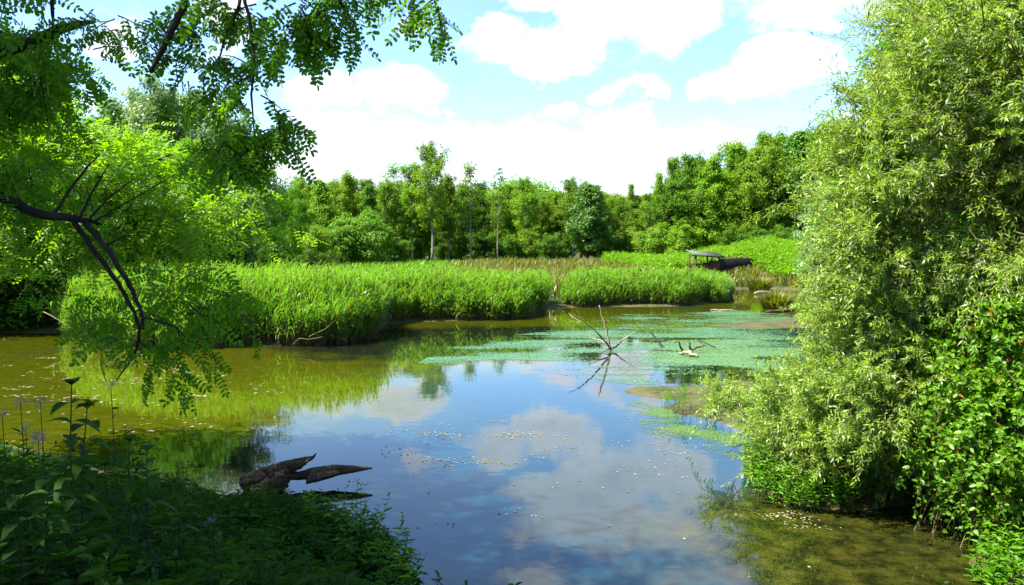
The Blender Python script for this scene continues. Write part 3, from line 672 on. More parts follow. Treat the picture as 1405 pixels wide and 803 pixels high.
#@@REST2
# ------------------------------------------------------------------ bird hide and its screen
def beam(mb, a, b, t, mi=0):
    a = np.array(a, float); b = np.array(b, float); d = b - a; L = np.linalg.norm(d); d = d / L
    ref = np.array([0, 0, 1.0]) if abs(d[2]) < .9 else np.array([1.0, 0, 0]); s = unit(np.cross(d, ref)); u = np.cross(s, d)
    t = np.broadcast_to(np.array(t, float), (2,))
    V = [q + s * i * t[0] / 2 + u * j * t[1] / 2 for q in (a, b) for i, j in ((-1, -1), (1, -1), (1, 1), (-1, 1))]
    mb.add(V, np.array([[0, 1, 2, 3], [7, 6, 5, 4], [0, 4, 5, 1], [1, 5, 6, 2], [2, 6, 7, 3], [3, 7, 4, 0]])); return mb
M['hidewood'] = bark_mat('brown_stained_timber', (.045, .020, .011), (.09, .042, .022), 5, (1, 1, 4), .7, .2)
M['hidedark'] = bark_mat('black_stained_boards', (.006, .006, .007), (.014, .013, .013), 4, (6, 1, .3), .8, .3)
M['hideroof'] = bark_mat('grey_metal_roof', (.09, .088, .092), (.17, .165, .17), 3, (1, 1, 1), .85, .05)
DH = 72.0
c0 = P(951, 372, DH); c1 = P(990, 372, DH); zt = P(951, 350, DH)[2]; zr = P(951, 345.5, DH)[2]; zd = P(951, 370, DH)[2]; zb = P(951, 361.5, DH)[2]
x0, x1, ya, yb = c0[0] + .22, c1[0] - .25, DH, DH + 2.6
hide = thing('bird_hide', (x0, ya, 0), 'small brown timber bird hide on stilts with sloping grey roof', 'bird hide')
for i, (xx, yy) in enumerate([(x0, ya), ((x0 + x1) / 2, ya), (x1, ya), (x0, yb), (x1, yb), (x0 + .55, yb)]):
    q = MB(); beam(q, (xx, yy, -.1), (xx, yy, zt - .04 + (.06 if yy == yb else 0)), (.13, .13)); q.build('post', M['hidewood'], hide)
q = MB(); beam(q, ((x0 + x1) / 2, ya - .12, zd - .06), ((x0 + x1) / 2, yb + .1, zd - .06), (x1 - x0 + .3, .1)); q.build('floor_deck', M['hidewood'], hide)
q = MB()
for zz in np.arange(zd + .06, zb, .13): beam(q, (x0 + .02, ya - .09, zz), ((x0 + x1) / 2 + .1, ya - .09, zz), (.04, .115))
q.build('front_boarding', M['hidewood'], hide)
q = MB(); beam(q, ((x0 + x1) / 2 + .12, ya - .09, (zd + zb) / 2 + .1), (x1 + .06, ya - .09, (zd + zb) / 2 + .1), (.05, zb - zd + .35)); q.build('side_boarding', M['hidewood'], hide)
q = MB(); beam(q, ((x0 + x1) / 2 + .2, yb - .1, (zd + zb) / 2), (x1, yb - .1, (zd + zb) / 2), (.05, zb - zd)); q.build('rear_boarding', M['hidedark'], hide)
q = MB(); beam(q, (x0 - .1, ya - .16, zb + .03), (x1 + .08, ya - .16, zb + .03), (.16, .05)); q.build('viewing_shelf', M['hidewood'], hide)
q = MB(); beam(q, (x0 - .3, ya - .2, zd - .25), (x0 - .02, ya - .12, zd + .15), (.4, .05)); q.build('ramp_board', M['hidewood'], hide)
rf = MB(); nseg = 7
for i in range(nseg):
    t0 = i / nseg; t1 = (i + 1) / nseg; yy = ya - .55 + (yb - ya + .9) * (t0 + t1) / 2; zc = zr - .26 + .34 * (t0 + t1) / 2
    beam(rf, (x0 - .35, yy, zc + .06), (x1 + .45, yy, zc - .20), ((yb - ya + .9) / nseg * .96, .05 + .02 * (i % 2)))
rf.build('roof', M['hideroof'], hide)
for yy in (ya - .5, yb + .25):
    q = MB(); zc = zr - .32 + .34 * (yy - ya + .55) / (yb - ya + .9); beam(q, (x0 - .5, yy, zc + .0), (x1 + .4, yy, zc - .2), (.08, .12)); q.build('rafter', M['hidedark'], hide)
# black screen running to the right from the hide
s0 = P(986, 372, DH + .3); s1 = P(1041, 354, DH + 4.5); zs0 = P(986, 355.5, DH + .3)[2]; zs1 = P(1041, 353.5, DH + 4.5)[2]
scr = thing('screen_fence', (s0[0], s0[1], 0), 'long black boarded screen fence running right from the bird hide', 'fence')
q = MB(); nb = 40
for i in range(nb):
    t = (i + .5) / nb; xx = s0[0] + (s1[0] - s0[0]) * t; yy = s0[1] + (s1[1] - s0[1]) * t; zz = zs0 + (zs1 - zs0) * t + .012 * ((i * 7) % 5)
    zl = zd - .3 + .5 * t; q.box((xx, yy, (zz + zl) / 2), ((s1[0] - s0[0]) / nb * .985, .04, zz - zl), math.atan2(s1[1] - s0[1], s1[0] - s0[0]))
q.build('board_panel', M['hidedark'], scr)
for t in (.02, .36, .42, .70, .76):
    xx = s0[0] + (s1[0] - s0[0]) * t; yy = s0[1] + (s1[1] - s0[1]) * t + .14; q = MB(); beam(q, (xx, yy, 0), (xx, yy, zs0 + (.30 if t > .1 else 0)), (.12, .12)); q.build('post', M['hidewood'], scr)

# ------------------------------------------------------------------ dead wood in the water
def crooked(pts, r, seed, sides=7, sub=4, jit=.12):
    rng = np.random.default_rng(seed); pts = np.array(pts, float); r = np.array(r, float); n = (len(pts) - 1) * sub + 1
    t = np.linspace(0, len(pts) - 1, n); q = np.stack([np.interp(t, np.arange(len(pts)), pts[:, c]) for c in range(3)], 1)
    qs = q.copy(); qs[1:-1] = (q[:-2] + q[1:-1] * 2 + q[2:]) / 4; rr = np.interp(t, np.arange(len(pts)), r)
    qs[1:-1] += rng.normal(0, 1, (n - 2, 3)) * rr[1:-1, None] * jit * 3
    return qs, rr * rng.uniform(.88, 1.12, n)
DS = W(832, 482)[1]
def PS(px, py, dd=0): return P(px, py, DS + dd)
snag = thing('dead_branch', PS(836, 484), 'bleached forked dead branch standing out of the water, two tall limbs', 'driftwood')
snag_limbs = [('main_limb', [(838, 486, 0), (836, 470, .05), (831, 450, .1), (826, 432, .1), (822, 419, .05)], [.075, .06, .05, .04, .022]),
              ('side_limb', [(838, 478, 0), (826, 464, -.2), (812, 449, -.3), (797, 437, -.45), (780, 430, -.6)], [.055, .045, .036, .028, .012]),
              ('low_limb', [(835, 474, 0), (824, 467, .3), (810, 464, .5), (808, 456, .55)], [.045, .04, .035, .015]),
              ('twig_limb', [(832, 472, 0), (820, 471, -.2), (808, 466, -.25)], [.03, .025, .012]),
              ('right_limb', [(836, 480, 0), (846, 476, .2), (853, 468, .3), (868, 458, .4), (874, 453, .5)], [.05, .045, .04, .022, .01]),
              ('stub_limb', [(838, 478, 0), (831, 480, -.25), (824, 484, -.4)], [.04, .03, .018])]
for i, (nm, pts, rr) in enumerate(snag_limbs):
    rr = [v * .72 for v in rr]
    q = MB(); a, b_ = crooked([PS(*p_) for p_ in pts], rr, 40 + i); q.tube(a, b_, 7); q.build(nm.split('_')[0] + '_limb' if nm != 'main_limb' else 'limb', M['driftwood'], snag, True)
q = MB(); a, b_ = crooked([P(893, 456, 29.2), P(903, 468, 28.6), P(913, 480, 28.0)], [.028, .04, .045], 51); q.tube(a, b_, 6)
tag(q.build('leaning_stick', M['wetwood'], None, True), 'dark straight stick leaning out of the green film', 'stick')
dw = thing('driftwood_log', W(945, 487), 'low pale driftwood with two upright dark stubs, right of the leaning stick', 'driftwood')
for nm, pts, rr, mt in [('log', [W(932, 484, .06), W(945, 485, .10), W(958, 489, .06)], [.035, .07, .03], 'driftwood'), ('log_branch', [W(944, 482, .12), W(955, 478, .18), W(967, 474, .22)], [.04, .045, .02], 'twig'),
                        ('stub', [W(937, 483, .06), P(934, 476, 26.6), P(931, 468, 26.5)], [.04, .035, .02], 'wetwood'), ('stub', [W(950, 484, .08), P(947, 477, 26.2), P(946, 470, 26.2)], [.04, .035, .025], 'wetwood')]:
    q = MB(); a, b_ = crooked(pts, rr, 60 + len(nm), 7); q.tube(a, b_, 7); q.build(nm, M[mt], dw, True)
q = MB(); a, b_ = crooked([W(956, 465, .05), P(968, 471, 28), W(982, 477, .02)], [.015, .022, .018], 66, 5); q.tube(a, b_, 5)
tag(q.build('thin_twig', M['wetwood'], None, True), 'thin curved twig just above the water behind the low driftwood', 'twig')
for px0, py0, px1, py1, r_, mt, lab, nm in [
    (1036, 403, 1058, 401, .16, 'driftwood', 'pale broken log in the channel below the rusty tussock', 'pale_log'),
    (1052, 428, 1112, 426, .12, 'logwood', 'long dark mossy log lying across the right shore', 'mossy_log'),
    (975, 425.5, 1012, 426.5, .05, 'driftwood', 'thin pale pole floating before the right reed bed', 'floating_pole'),
    (750, 414, 778, 414, .10, 'driftwood', 'pale log lying on the muddy gap between the reeds', 'pale_log')]:
    q = MB(); A0 = W(px0, py0, r_ * .5); A1 = W(px1, py1, r_ * .4); A0[2] += max(0, float(ground_z(*A0[:2])[0])); A1[2] += max(0, float(ground_z(*A1[:2])[0]))
    a, b_ = crooked([A0, A0 * .6 + A1 * .4 + np.array([0, 0, r_ * .25]), A1], [r_ * .7, r_, r_ * .45], px0, 8, 5, .08); q.tube(a, b_, 8)
    tag(q.build(nm, M[mt], None, True), lab, 'log')
# sticks caught at the foot of the long reed bed
for i, (pts, lab) in enumerate([
    ([(18 + 42, 428, 30.5), (75, 436, 30.2), (92, 446, 30)], 'bleached stick sticking out of the left tip of the reeds'),
    ([(402, 473, 0), (410, 464, .3), (424, 466, .6), (444, 462, .9)], 'forked pale stick at the foot of the long reed bed'),
    ([(424, 462, .3), (446, 452, .6), (462, 438, .8)], 'pale stick slanting up through the right part of the long reed bed'),
    ([(298, 474, 0), (303, 468, .1), (300, 464, .2)], 'short pale twig at the water line of the long reed bed'),
    ([(782, 432, 40), (795, 441, 38), (806, 446, 37)], 'thin bleached stick behind the forked dead branch')]):
    q = MB(); pp = [P(a_, b_, (c_ if c_ > 5 else 28.3 - c_)) for a_, b_, c_ in pts]; a, b_ = crooked(pp, np.linspace(.018, .007, len(pp)), 80 + i, 5); q.tube(a, b_, 5)
    tag(q.build('bleached_stick', M['twig' if i in (1, 2) else 'driftwood'], None, True), lab, 'stick')

# the forked log in the foreground
def roughlog(mb, pts, rad, seed, sides=20, sub=14, amp=.09, flat=1.0):
    rng = np.random.default_rng(seed); a, r_ = crooked(pts, rad, seed, sides, sub, .012); n = len(a); r_ = np.interp(np.linspace(0, 1, n), np.linspace(0, 1, len(rad)), rad); C = a[None]
    V, F = tubes(C, r_[None], sides); V = V.reshape(n, sides, 3); th = np.arange(sides); ctr = a[:, None]
    tt = np.linspace(0, 1, n)[:, None]
    g = (vnoise(th[None] * .9 + 0 * tt, tt * 1.6, seed + 4) - .5) * 2.2 + .5 * (fbm(np.cos(th / sides * 6.283)[None] * 2.2 + 9 + 0 * tt, np.sin(th / sides * 6.283)[None] * 2.2 + tt * 2.5, seed) - .5) * 2 + (vnoise(th[None] * 1.0 + 0 * tt, tt * 3, seed + 9) - .5) * .9
    V = ctr + (V - ctr) * (1 + amp * g[..., None] * 1.6); mb.add(V.reshape(-1, 3), F)
    for end in (0, n - 1):
        cc = a[end] - (a[1] - a[0]) * .3 * (1 if end == 0 else -1) * -1
        mb.add(np.concatenate([V[end], cc[None]]), np.array([[i, (i + 1) % sides, sides] for i in range(sides)]))
DL = W(380, 672)[1]
flog = thing('fallen_log', W(380, 672), 'weathered forked log lying in the water by the near bank, hole between its arms', 'log')
q = MB(); roughlog(q, [P(333, 664, DL), P(352, 657, DL + .05), P(385, 644, DL + .1), P(410, 636, DL + .15), P(429, 627, DL + .2)], [.10, .125, .115, .085, .02], 5); q.build('trunk', M['logwood'], flog, True)
q = MB(); roughlog(q, [P(345, 675, DL - .1), P(365, 672, DL - .15), P(385, 660, DL - .1), P(394, 646, DL)], [.07, .12, .12, .06], 6, amp=.16); q.build('root_flare', M['logwood'], flog, True)
q = MB(); roughlog(q, [P(392, 652, DL + .12), P(412, 653, DL + .16), P(430, 649, DL + .2), P(455, 646, DL + .3), P(485, 644, DL + .35), P(511, 642.5, DL + .4)], [.06, .06, .075, .085, .055, .012], 7, amp=.1); q.build('pointed_branch', M['logwood'], flog, True)
q = MB(); roughlog(q, [P(420, 660, DL + .1), P(432, 656, DL + .15), P(448, 652, DL + .2), P(468, 648, DL + .25)], [.05, .07, .06, .03], 8, amp=.12); q.build('lower_branch', M['wetwood'], flog, True)
for a0, a1, r_ in [((350, 668), (338, 686), .05), ((378, 664), (384, 684), .045), ((420, 634), (434, 622), .03), ((368, 650), (352, 640), .03)]:
    q = MB(); roughlog(q, [P(*a0, DL - .12), P((a0[0] + a1[0]) / 2 + 2, (a0[1] + a1[1]) / 2, DL - .15), P(*a1, DL - .18)], [r_, r_ * .7, r_ * .15], int(a0[0]), 8, 5, .2); q.build('splinter', M['logwood'], flog, True)
q = MB(); roughlog(q, [P(245, 664, 12.4), P(275, 666, 12.3), P(310, 670, 12.1), P(322, 672, 12.1)], [.11, .13, .10, .05], 9); tag(q.build('sunken_log', M['wetwood'], None, True), 'dark half sunken log left of the forked log', 'log')

# ------------------------------------------------------------------ floating film, flecks and leaves on the water
def film(name, poly, cell, thr, seed, material, label, sx, sy, wz=.004, soft=1.4, jit=.055):
    rng = np.random.default_rng(seed); poly = np.array(poly); lo, hi = poly.min(0), poly.max(0)
    xs = np.arange(lo[0], hi[0], cell); ys = np.arange(lo[1], hi[1], cell * 1.6); XX, YY = np.meshgrid(xs, ys); Q = np.stack([XX.ravel(), YY.ravel()], 1)
    s_ = np.clip(sdist(Q, poly) / soft, -1, 1); nv = fbm(Q[:, 0] * sx, Q[:, 1] * sy, seed, 5); v = nv + .18 * s_ + rng.normal(0, jit, len(Q))
    Q = Q[(v > thr) & (s_ > -.2)]
    Q = Q[sdist(Q, POND) > .15]; n = len(Q); Q = Q + rng.normal(0, cell * .3, Q.shape)
    a = rng.uniform(0, 6.28, n)[:, None] + np.arange(5)[None] * 1.2566; r_ = (cell * rng.uniform(.45, .95, (n, 1))) * rng.uniform(.7, 1.2, (n, 5))
    Vv = np.stack([Q[:, 0:1] + np.cos(a) * r_, Q[:, 1:2] + np.sin(a) * r_ * 1.4, np.broadcast_to(wz + rng.uniform(0, .003, (n, 1)), a.shape)], -1)
    mb = MB(); mb.add(Vv.reshape(-1, 3), np.arange(n * 5).reshape(n, 5)); o = mb.build(name, material); tag(o, label, 'floating film' if 'film' in name else 'floating bits', kind='stuff'); return o
M['algae'] = leaf_mat('algae_film', (.050, .130, .070), (.068, .150, .080), .0, rough=.35, spec=.4)
M['algae_yellow'] = leaf_mat('algae_mat', (.05, .10, .018), (.095, .145, .035), .0, rough=.5, spec=.3)
M['flecks'] = leaf_mat('floating_flecks', (.07, .07, .03), (.26, .25, .18), .0, rough=.6, spec=.2, odd=((.10, .09, .012), .6))
film('algae_film', wpoly([(640, 470), (780, 452), (860, 432), (1000, 427), (1090, 432), (1090, 520), (1000, 506), (880, 528), (790, 515), (700, 500), (560, 515), (600, 490)]), .04, .66, 11, M['algae'], 'blue green algae film streaked over the water round the dead branches', .35, 1.1, jit=.085)
film('algae_film', wpoly([(880, 478), (960, 462), (1085, 466), (1085, 512), (1000, 500), (930, 502)]), .04, .56, 12, M['algae_yellow'], 'yellow green algae mat on the water in front of the low driftwood', .6, 1.2, jit=.085)
film('algae_film', wpoly([(850, 545), (900, 560), (960, 580), (1050, 615), (1040, 640), (990, 620), (890, 590)]), .017, .62, 16, M['algae_yellow'], 'yellow green scum along the edge of the mud spit', 1.2, 2.0, soft=.8, jit=.10)
film('floating_flecks', wpoly([(-60, 480), (250, 485), (400, 520), (330, 600), (250, 640), (-60, 620)]), .05, 1.03, 13, M['flecks'], 'pale flecks drifting over the olive water on the left', .8, 2.0, jit=.13)
film('floating_flecks', wpoly([(480, 560), (1000, 560), (1030, 640), (900, 800), (600, 800), (470, 650)]), .024, 1.09, 14, M['flecks'], 'scattered leaf specks floating on the open blue water', 1.0, 1.6, jit=.14)
film('floating_flecks', wpoly([(1000, 690), (1320, 705), (1340, 800), (1000, 800)]), .02, 1.04, 15, M['flecks'], 'yellowish leaf bits floating below the willow bush', 1.3, 2.0, jit=.14)
#@@REST3

# ------------------------------------------------------------------ near vegetation: sprays of leaves on twigs
def sprays(mb, rng, S0, D0, L, nleaf, leafL, leafW, droop=.35, twigr=.004, shape='diamond', rise=.6, curl=.12, dens0=.12):
    """twigs from S0 along D0; alternate narrow leaves; slot 0 leaves, slot 1 twigs"""
    n = len(S0); D0 = unit(D0); L = np.asarray(L)[:, None, None]; s = np.linspace(0, 1, 5)[None, :, None]; g = np.array([0, 0, -1.0])
    side = unit(np.cross(D0, rdir(rng, n)))[:, None]
    C = S0[:, None] + D0[:, None] * L * s + (g * droop + side * .15) * L * s ** 2
    if twigr: mb.add(*tubes(C, np.linspace(twigr, twigr * .35, 5)[None], 3), 1)
    f = np.clip(np.linspace(dens0, 1, nleaf)[None] + rng.normal(0, .02, (n, nleaf)), 0, 1)[..., None]
    Pl = S0[:, None] + D0[:, None] * L * f + (g * droop + side * .15) * L * f ** 2
    T = unit(D0[:, None] + 2 * (g * droop + side * .15) * f)
    q = unit(np.cross(T, rdir(rng, n)[:, None])); q2 = np.cross(T, q); ph = (np.arange(nleaf) * 2.4)[None, :, None] + rng.uniform(0, 6, (n, 1, 1))
    out = q * np.cos(ph) + q2 * np.sin(ph)
    A = unit(T * rise + out * .75 + np.array([0, 0, -.1])).reshape(-1, 3)
    N = unit(np.array([0, 0, .9]) + T.reshape(-1, 3) * .3 + rng.normal(0, .6, A.shape)); LL = leafL * rng.uniform(.55, 1.25, len(A))
    mb.add(*leaves(Pl.reshape(-1, 3), A, N, LL, LL * (leafW / leafL), shape, curl), 0)
def in_ellipsoids(rng, E, n, shell=.5):
    """random points biased to the outside of ellipsoids given as (centre, radii, weight)"""
    wv = np.array([e[1][0] * e[1][2] * e[2] for e in E]); idx = rng.choice(len(E), n, p=wv / wv.sum())
    c = np.array([e[0] for e in E])[idx]; r_ = np.array([e[1] for e in E])[idx]; d = rdir(rng, n); u = rng.random((n, 1)) ** shell
    return c + d * r_ * u, d / r_ * r_.min(1, keepdims=True), idx
def branchlets(mb, rng, S, o, k, lr, bias, nleaf, lL, lW, droop):
    """leafy branchlets, each carrying k side shoots that share its sweep"""
    n = len(S); d = unit(o * .9 + bias + rng.normal(0, .35, (n, 3))); L = rng.uniform(*lr, n); s = np.linspace(0, 1, 6)
    st = S - d * L[:, None] * .5
    C = st[:, None] + d[:, None] * L[:, None, None] * s[None, :, None] - np.array([0, 0, droop * .6]) * L[:, None, None] * (s ** 2)[None, :, None]
    mb.add(*tubes(C, np.linspace(.009, .003, 6)[None], 4), 1)
    f = np.clip(np.linspace(.15, 1, k)[None] + rng.normal(0, .05, (n, k)), 0, 1)[..., None]
    P0 = (st[:, None] + d[:, None] * L[:, None, None] * f - np.array([0, 0, droop * .6]) * L[:, None, None] * f ** 2).reshape(-1, 3)
    D = np.repeat(d, k, 0) * .8 + rng.normal(0, .42, (n * k, 3)) - np.array([0, 0, droop * .5]) * f.reshape(-1, 1)
    sprays(mb, rng, P0, D, np.repeat(L, k) * rng.uniform(.3, .6, n * k), nleaf, lL, lW, droop, .003, rise=.8)
def hollows(rng, S, o, n, r):
    c = S[rng.choice(len(S), n)]; k_ = np.ones(len(S), bool)
    for i in range(n): k_ &= np.linalg.norm(S - c[i], axis=1) > r * rng.uniform(.6, 1.4)
    return S[k_], o[k_]
def epx(px, py, D, rx, ry, rd, wt=1.0):
    k_ = D / FPX; return (P(px, py, D), np.array([rx * k_, rd, ry * k_]), wt)
def wood_limbs(name, limbs, material, parent, sides=8):
    for pts, rad in limbs:
        q = MB(); a, b_ = crooked(pts, rad, int(abs(pts[0][0] * 100)) % 1000 + len(pts), sides, 5, .08); q.tube(a, b_, sides); q.build(name, material, parent, True)

# the big willow on the right
rng = np.random.default_rng(101)
wb = np.array([7.3, 10.6, float(ground_z(7.3, 10.6)[0])])
wil = thing('willow_tree', wb, 'huge silver-leaved willow filling the right side of the picture', 'tree')
E = [epx(1345, 40, 11, 112, 150, 1.4), epx(1400, 10, 9.5, 160, 130, 1.5), epx(1300, 190, 10.6, 135, 110, 1.3), epx(1228, 215, 10.8, 80, 60, .8), epx(1205, 290, 10.8, 75, 70, .9), epx(1400, 190, 9.2, 110, 130, 1.2), epx(1280, 320, 10.2, 130, 80, 1.1), epx(1192, 372, 11, 60, 60, .8), epx(1385, 330, 9.4, 80, 90, .9), epx(1262, 105, 11, 42, 55, .7), epx(1500, 150, 9.5, 160, 260, 1.6)]
S0, o_, _ = in_ellipsoids(rng, E, 1600, .40); S0, o_ = hollows(rng, S0, o_, 30, .24)
for c_, r_ in [(P(1372, 292, 8.9), .5), (P(1320, 305, 9.3), .4), (P(1400, 250, 8.6), .4), (P(1255, 345, 9.6), .35), (P(1330, 130, 9.3), .3)]: k_ = np.linalg.norm((S0 - c_) * np.array([.8, .55, 1]), axis=1) > r_; S0, o_ = S0[k_], o_[k_]
D0 = o_ * .9 + np.array([-.25, -.25, .35]) + rng.normal(0, .45, S0.shape)
mb = MB(); branchlets(mb, rng, S0, o_, 9, (.45, 1.0), np.array([-.3, -.25, .45]), 18, .080, .020, .16)
# long loose shoots at the outline
S1 = np.array([P(1165, 118, 10.8), P(1180, 140, 10.8), P(1150, 175, 10.8), P(1185, 60, 10.9), P(1195, 30, 10.9), P(1128, 235, 10.8), P(1110, 290, 10.9), P(1200, 90, 10.7), P(1120, 260, 10.7), P(1175, 125, 10.7)])
sprays(mb, rng, np.repeat(S1, 3, 0) + rng.normal(0, .08, (30, 3)), np.array([-1, -.1, .5]) + rng.normal(0, .35, (30, 3)), rng.uniform(.4, .8, 30), 16, .075, .015, .3, .004)
mb.build('crown', [M['willow'], M['twig']], wil)
wood_limbs('limb', [([wb + np.array([0, 0, -.2]), wb + np.array([.05, .1, 1.4]), P(1385, 250, 10.8), P(1340, 120, 11), P(1300, -60, 11.2)], [.22, .19, .13, .09, .04]),
    ([P(1400, 300, 10.8), P(1345, 110, 9.6), P(1300, 62, 9.7), P(1258, 22, 9.9)], [.10, .045, .032, .014]), ([P(1395, 320, 10.6), P(1300, 250, 10.5), P(1210, 210, 10.8), P(1150, 190, 10.9)], [.09, .06, .035, .012]),
    ([P(1390, 340, 10.4), P(1290, 340, 10.3), P(1180, 350, 10.9)], [.08, .05, .015]), ([P(1400, 280, 10), P(1450, 120, 9.6), P(1480, -60, 9.6)], [.12, .09, .04]),
    ([P(1390, 300, 10.2), P(1352, 240, 9.9), P(1320, 180, 9.8)], [.035, .02, .010])], M['bark'], wil)
# the spreading sallow below it
rng = np.random.default_rng(102)
sb = np.array([6.2, 12.0, float(ground_z(6.2, 12.0)[0])])
sal = thing('willow_bush', sb, 'broad pale-leaved willow bush leaning over the water below the big willow', 'bush')
E = [epx(1190, 440, 11.6, 55, 50, .8), epx(1240, 440, 10.8, 110, 80, 1.0), epx(1175, 495, 11.5, 75, 50, .9), epx(1115, 552, 12.2, 66, 34, .8), epx(1170, 560, 11.2, 110, 70, 1.0), epx(1260, 540, 10.4, 110, 90, .9), epx(1105, 605, 11.6, 66, 40, .7), epx(1210, 620, 10.6, 100, 40, .7), epx(1000, 552, 13.8, 34, 12, .4, .8), epx(1060, 550, 13, 40, 20, .5, .9)]
S0, o_, _ = in_ellipsoids(rng, E, 950, .40); S0, o_ = hollows(rng, S0, o_, 18, .2)
for c_, r_ in [(P(1255, 650, 10.0), .45), (P(1290, 610, 9.8), .35), (P(1190, 655, 10.5), .3)]: k_ = np.linalg.norm((S0 - c_) * np.array([.7, .5, 1]), axis=1) > r_; S0, o_ = S0[k_], o_[k_]
D0 = o_ * .8 + np.array([-.45, -.3, .4]) + rng.normal(0, .4, S0.shape)
mb = MB(); branchlets(mb, rng, S0, o_, 9, (.4, .85), np.array([-.5, -.3, .45]), 18, .078, .020, .14)
S1 = np.array([P(1150, 400, 11.4), P(1140, 440, 11.4), P(1120, 480, 11.6), P(1080, 520, 12.2), P(1135, 410, 11.4), P(1165, 395, 11.2)])
sprays(mb, rng, np.repeat(S1, 3, 0) + rng.normal(0, .1, (18, 3)), np.array([-1, -.1, .25]) + rng.normal(0, .3, (18, 3)), rng.uniform(.4, .7, 18), 14, .075, .015, .2, .004)
mb.build('foliage', [M['willow'], M['twig']], sal)
wood_limbs('stem', [([sb + np.array([a_, b_, -.1]), P(px1, py1, D1), P(px2, py2, D2)], [.06, .04, .012]) for a_, b_, px1, py1, D1, px2, py2, D2 in
    [(0, 0, 1240, 520, 11.2, 1130, 420, 11.5), (-.2, -.1, 1180, 560, 11.2, 1080, 520, 12.2), (.2, -.2, 1270, 480, 10.8, 1240, 400, 10.8), (-.1, -.3, 1200, 600, 11, 1110, 590, 11.6), (-.3, .1, 1150, 540, 11.8, 1020, 530, 13.4), (.1, -.4, 1250, 600, 10.4, 1210, 560, 10.2)]], M['twig'], sal, 6)
# brambles at the right edge
rng = np.random.default_rng(103); bb = np.array([6.4, 9.6, float(ground_z(6.4, 9.6)[0])])
brm = thing('bramble_bush', bb, 'bright green bramble thicket with a few rusty leaves at the right edge', 'bush')
E = [epx(1380, 500, 9.6, 90, 70, .7), epx(1340, 560, 9.8, 75, 60, .6), epx(1400, 590, 9.2, 80, 80, .7), epx(1300, 600, 10.0, 60, 50, .5), epx(1370, 650, 9.4, 70, 50, .5, .7), epx(1400, 430, 9.6, 60, 50, .6)]
S0, o_, _ = in_ellipsoids(rng, E, 1700, .35); mb = MB()
sprays(mb, rng, S0, o_ + np.array([-.3, -.4, .5]) + rng.normal(0, .4, S0.shape), rng.uniform(.25, .6, len(S0)), 13, .075, .05, .5, .004, 'hex', .4)
mb.build('foliage', [M['bramble'], M['twig']], brm)
q = MB(); n = 90; a0 = in_ellipsoids(rng, E[1:5], n, .8)[0]; a0[:, 2] = ground_z(a0[:, 0], a0[:, 1]); a1 = in_ellipsoids(rng, E, n, .8)[0]
q.add(*tubes(np.stack([a0, (a0 + a1) / 2 + np.array([0, 0, .4]), a1], 1), np.array([.008, .006, .003])[None], 4)); o = q.build('canes', M['twig'], brm); tag(o, kind='stuff')
# the wood behind the right bank
for a in [('bank', 1330, 60, 21, 'shaded tree standing close behind the huge willow on the right', (.8, .95, .8, 1)), ('bank2', 1480, 20, 18, 'shaded tree beyond the right edge behind the huge willow', (.7, .9, .8, 1)), ('bank2', 1230, 215, 26, 'shaded tree behind the lower left side of the huge willow', (.8, 1, .8, 1))]:
    tree(a[0], 'bank_tree', a[1], a[2], a[3], a[4], 'trees behind the right bank', 1.0, a[5])
# a small silvery willow further back, seen left of the big one
tree('nearsilver', 'willow_tree', 1128, 278, 46, 'small grey-green willow seen past the left edge of the huge willow', None, .75, (1.1, 1.15, 1.1, 1))
# herbs in the shallows under the sallow
x, y = scatter(wpoly([(1018, 640), (1045, 612), (1075, 625), (1190, 680), (1200, 700), (1110, 708), (1030, 690)]), 420, 105)
rng = np.random.default_rng(106)
mb = herbs(x, y, rng.uniform(.25, .75, len(x)), 107, .075, 9, .25, 'hex', z=np.maximum(ground_z(x, y), -.03), wr=.30, lift=.5)
x2, y2 = scatter(wpoly([(1170, 694), (1260, 694), (1335, 700), (1340, 650), (1200, 640)]), 380, 115); mb = herbs(x2, y2, rng.uniform(.15, .5, len(x2)), 116, .08, 7, .3, 'hex', z=np.maximum(ground_z(x2, y2), -.03), wr=.4, mb=mb)
tag(mb.build('shore_herbs', [M['herb_bright'], M['stem']]), 'fresh green herbs standing in the shallows under the willow bush', 'herbs', kind='stuff')
for px, py, hh, n, lab in [(938, 567, .75, 16, 'taller feathery green plant on the mud spit'), (918, 556, .5, 8, 'small sparse plant at the tip of the mud spit'), (975, 574, .55, 16, 'low pale plant on the mud spit near the willow bush')]:
    c = W(px, py); rng = np.random.default_rng(px); x = c[0] + rng.normal(0, .14, n); y = c[1] + rng.normal(0, .14, n)
    mb = herbs(x, y, hh * rng.uniform(.6, 1.1, n), px, .075, 10, .2, 'diamond', wr=.2, lift=.7, jit=.22)
    r_ = thing('shore_plant', c, lab, 'plant'); lf = mb; lf.build('foliage', [M['herb_bright'], M['stem']], r_)
x, y = scatter([(4.9, 7.0), (4.75, 7.9), (4.95, 8.5), (5.5, 9.0), (7.5, 9.0), (7.5, 6.6)], 420, 108); rng = np.random.default_rng(109)
mb = herbs(x, y, rng.uniform(.2, .55, len(x)), 110, .10, 8, .3, 'hex', wr=.28, lift=.6)
tag(mb.build('shore_herbs', [M['herb_bright'], M['stem']]), 'sunlit bright green herbs on the mud in the lower right corner', 'herbs', kind='stuff')
x, y = scatter([(5.8, 9.2), (6.0, 10.5), (9, 11), (12, 12), (14, 8), (7, 8.6)], 700, 111)
mb = herbs(x, y, np.random.default_rng(112).uniform(.4, 1.1, len(x)), 113, .09, 8, .3, 'hex', wr=.4)
tag(mb.build('undergrowth', [M['herb'], M['stem']]), 'green undergrowth behind the brambles on the right bank', 'undergrowth', kind='stuff')

